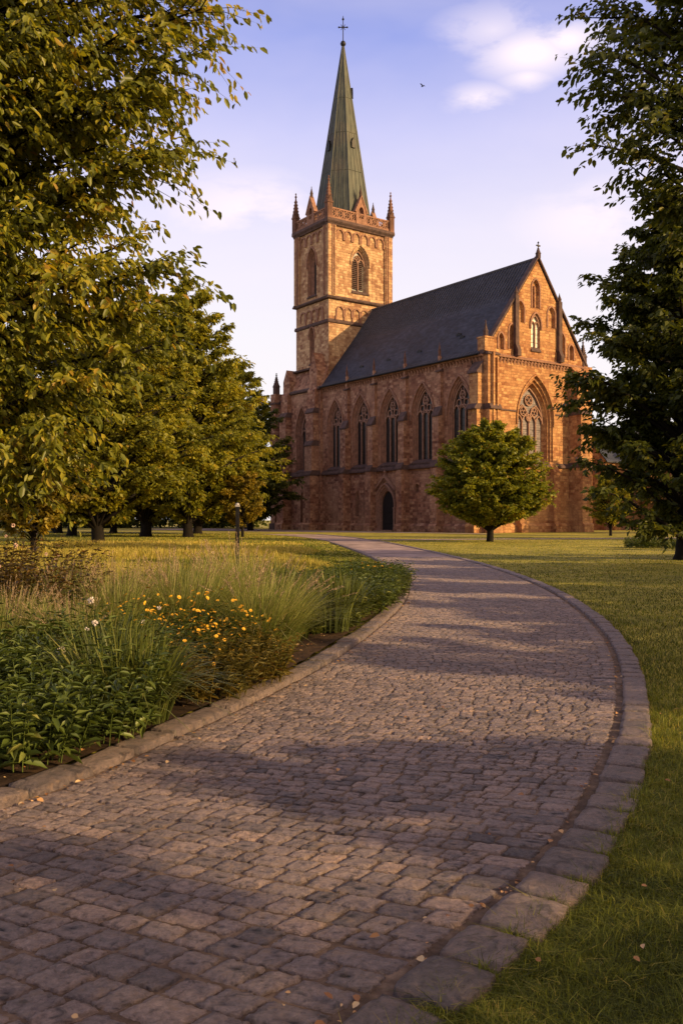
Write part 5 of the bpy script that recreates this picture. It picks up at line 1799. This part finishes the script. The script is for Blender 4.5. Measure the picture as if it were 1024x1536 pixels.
# ================================================================== SMALL THINGS
# black post in the bed
o = empty('marker_post', (-2.62, 22.3, -.03))
tag(o, 'slim black metal post with a pale cap standing in the grass left of the path', 'post')
b = MB(); fr = Frame((0, 0, 0), (1, 0, 0), (0, -1, 0))
b.box(fr, -.045, .045, 0, 1.93, -.045, .045); b.box(fr, -.07, .07, 0, .08, -.07, .07); b.box(fr, -.055, .055, 1.2, 1.26, -.055, .055)
b.build('shaft', M['iron'], o)
b = MB(); b.box(fr, -.055, .055, 1.93, 1.98, -.055, .055); b.lathe((0, 0, 1.98), [(.05, 0), (.04, .03), (.01, .05)], 8)
b.build('cap', simple('galvanised_cap', (.35, .32, .30), .5, var=.2), o)

# low shrub on the right lawn
bs_ = leafy_meshes(981, 120, .85, 1.0, .11, .45, 'broadleaf', 12, .3)
for k, (x, y, s, lab) in enumerate([(16.9, 49.5, 1.0, 'low dark rounded shrub on the right lawn left of the big tree trunk'), (18.6, 48.8, .8, 'smaller low shrub next to the rounded one on the right lawn')]):
    p_ = plant('low_shrub', [('foliage', bs_)], x, y, k, s, lab, 'low shrubs on the right lawn', 'shrub', z=-.03)

# stone annex right of the church
AN = empty('stone_annex', (37.0, 124.0, 0), math.atan2(.5825, .8128))
tag(AN, 'lower sunlit sandstone annex half hidden by trees right of the church', 'building')
fa = Frame((0, 0, 0), (1, 0, 0), (0, -1, 0))
fl = Frame((0, 0, 0), (0, 1, 0), (-1, 0, 0))
b = MB()
wo_ = [arch_pts(6.0, .9, 2.6, 6.2, 1.6), arch_pts(12.0, .9, 2.6, 6.2, 1.6)]
b.wall(fa, [(0, 0), (16, 0), (16, 10), (0, 10)], wo_); b.wall(fl, [(0, 0), (9, 0), (9, 10), (4.5, 15), (0, 10)]); b.wall(Frame((16, 0, 0), (0, 1, 0), (1, 0, 0)), [(0, 0), (9, 0), (9, 10), (4.5, 15), (0, 10)])
b.build('wall', M['gable_stone'], AN)
for ol, cx in zip(wo_, (6.0, 12.0)):
    w = MB(); w.rings(fa, [(ol, 0), (arch_pts(cx, .75, 2.75, 6.2, 1.35), -.5)]); wo2 = w.build('window', M['trim'], AN)
    g = MB(); g.wall(fa, arch_pts(cx, .75, 2.75, 6.2, 1.35), d=-.5); g.build('glass', M['dark_glass'], wo2)
for cx in (1.0, 9.0, 15.0):
    b = MB(); b.prism(fa, cx - .6, cx + .6, [(.003, -.1), (1.4, -.1), (1.4, 1), (1.1, 1.2), (1.1, 6), (.6, 7), (.6, 8.6), (.003, 9.4)]); b.build('buttress', M['gable_stone'], AN)
b = MB(); b.plate(Frame((0, 0, 0), (0, 1, 0), (1, 0, 0)), [(-.5, 9.7), (4.5, 15.3), (9.5, 9.7), (9.5, 9.5), (4.5, 15.0), (-.5, 9.5)], -.3, 16.3); b.build('roof', M['slate'], AN)
b = MB(); b.prism(fa, -.2, 16.2, [(.003, -.1), (.25, -.1), (.25, .8), (.003, 1)]); b.build('plinth', M['trim'], AN)

# a bird high up
bd = MB()
bp_ = W3(634, 129, 80)
bd.tube([(-.16, 0, 0), (0, 0, 0), (.14, 0, .02), (.2, 0, .03)], [.01, .05, .045, .01], 6)
for s in (-1, 1):
    bd.add([(-.04, 0, .02), (.08, 0, .02), (.10, s * .2, .16), (.0, s * .42, .12), (-.02, s * .2, .14)], [(0, 1, 2, 4), (4, 2, 3)])
bo = bd.build('bird', M['iron'], None)
bo.location = bp_; bo.rotation_euler = (0, .2, 2.4)
tag(bo, 'tiny dark bird flying in the open sky right of the spire', 'bird')
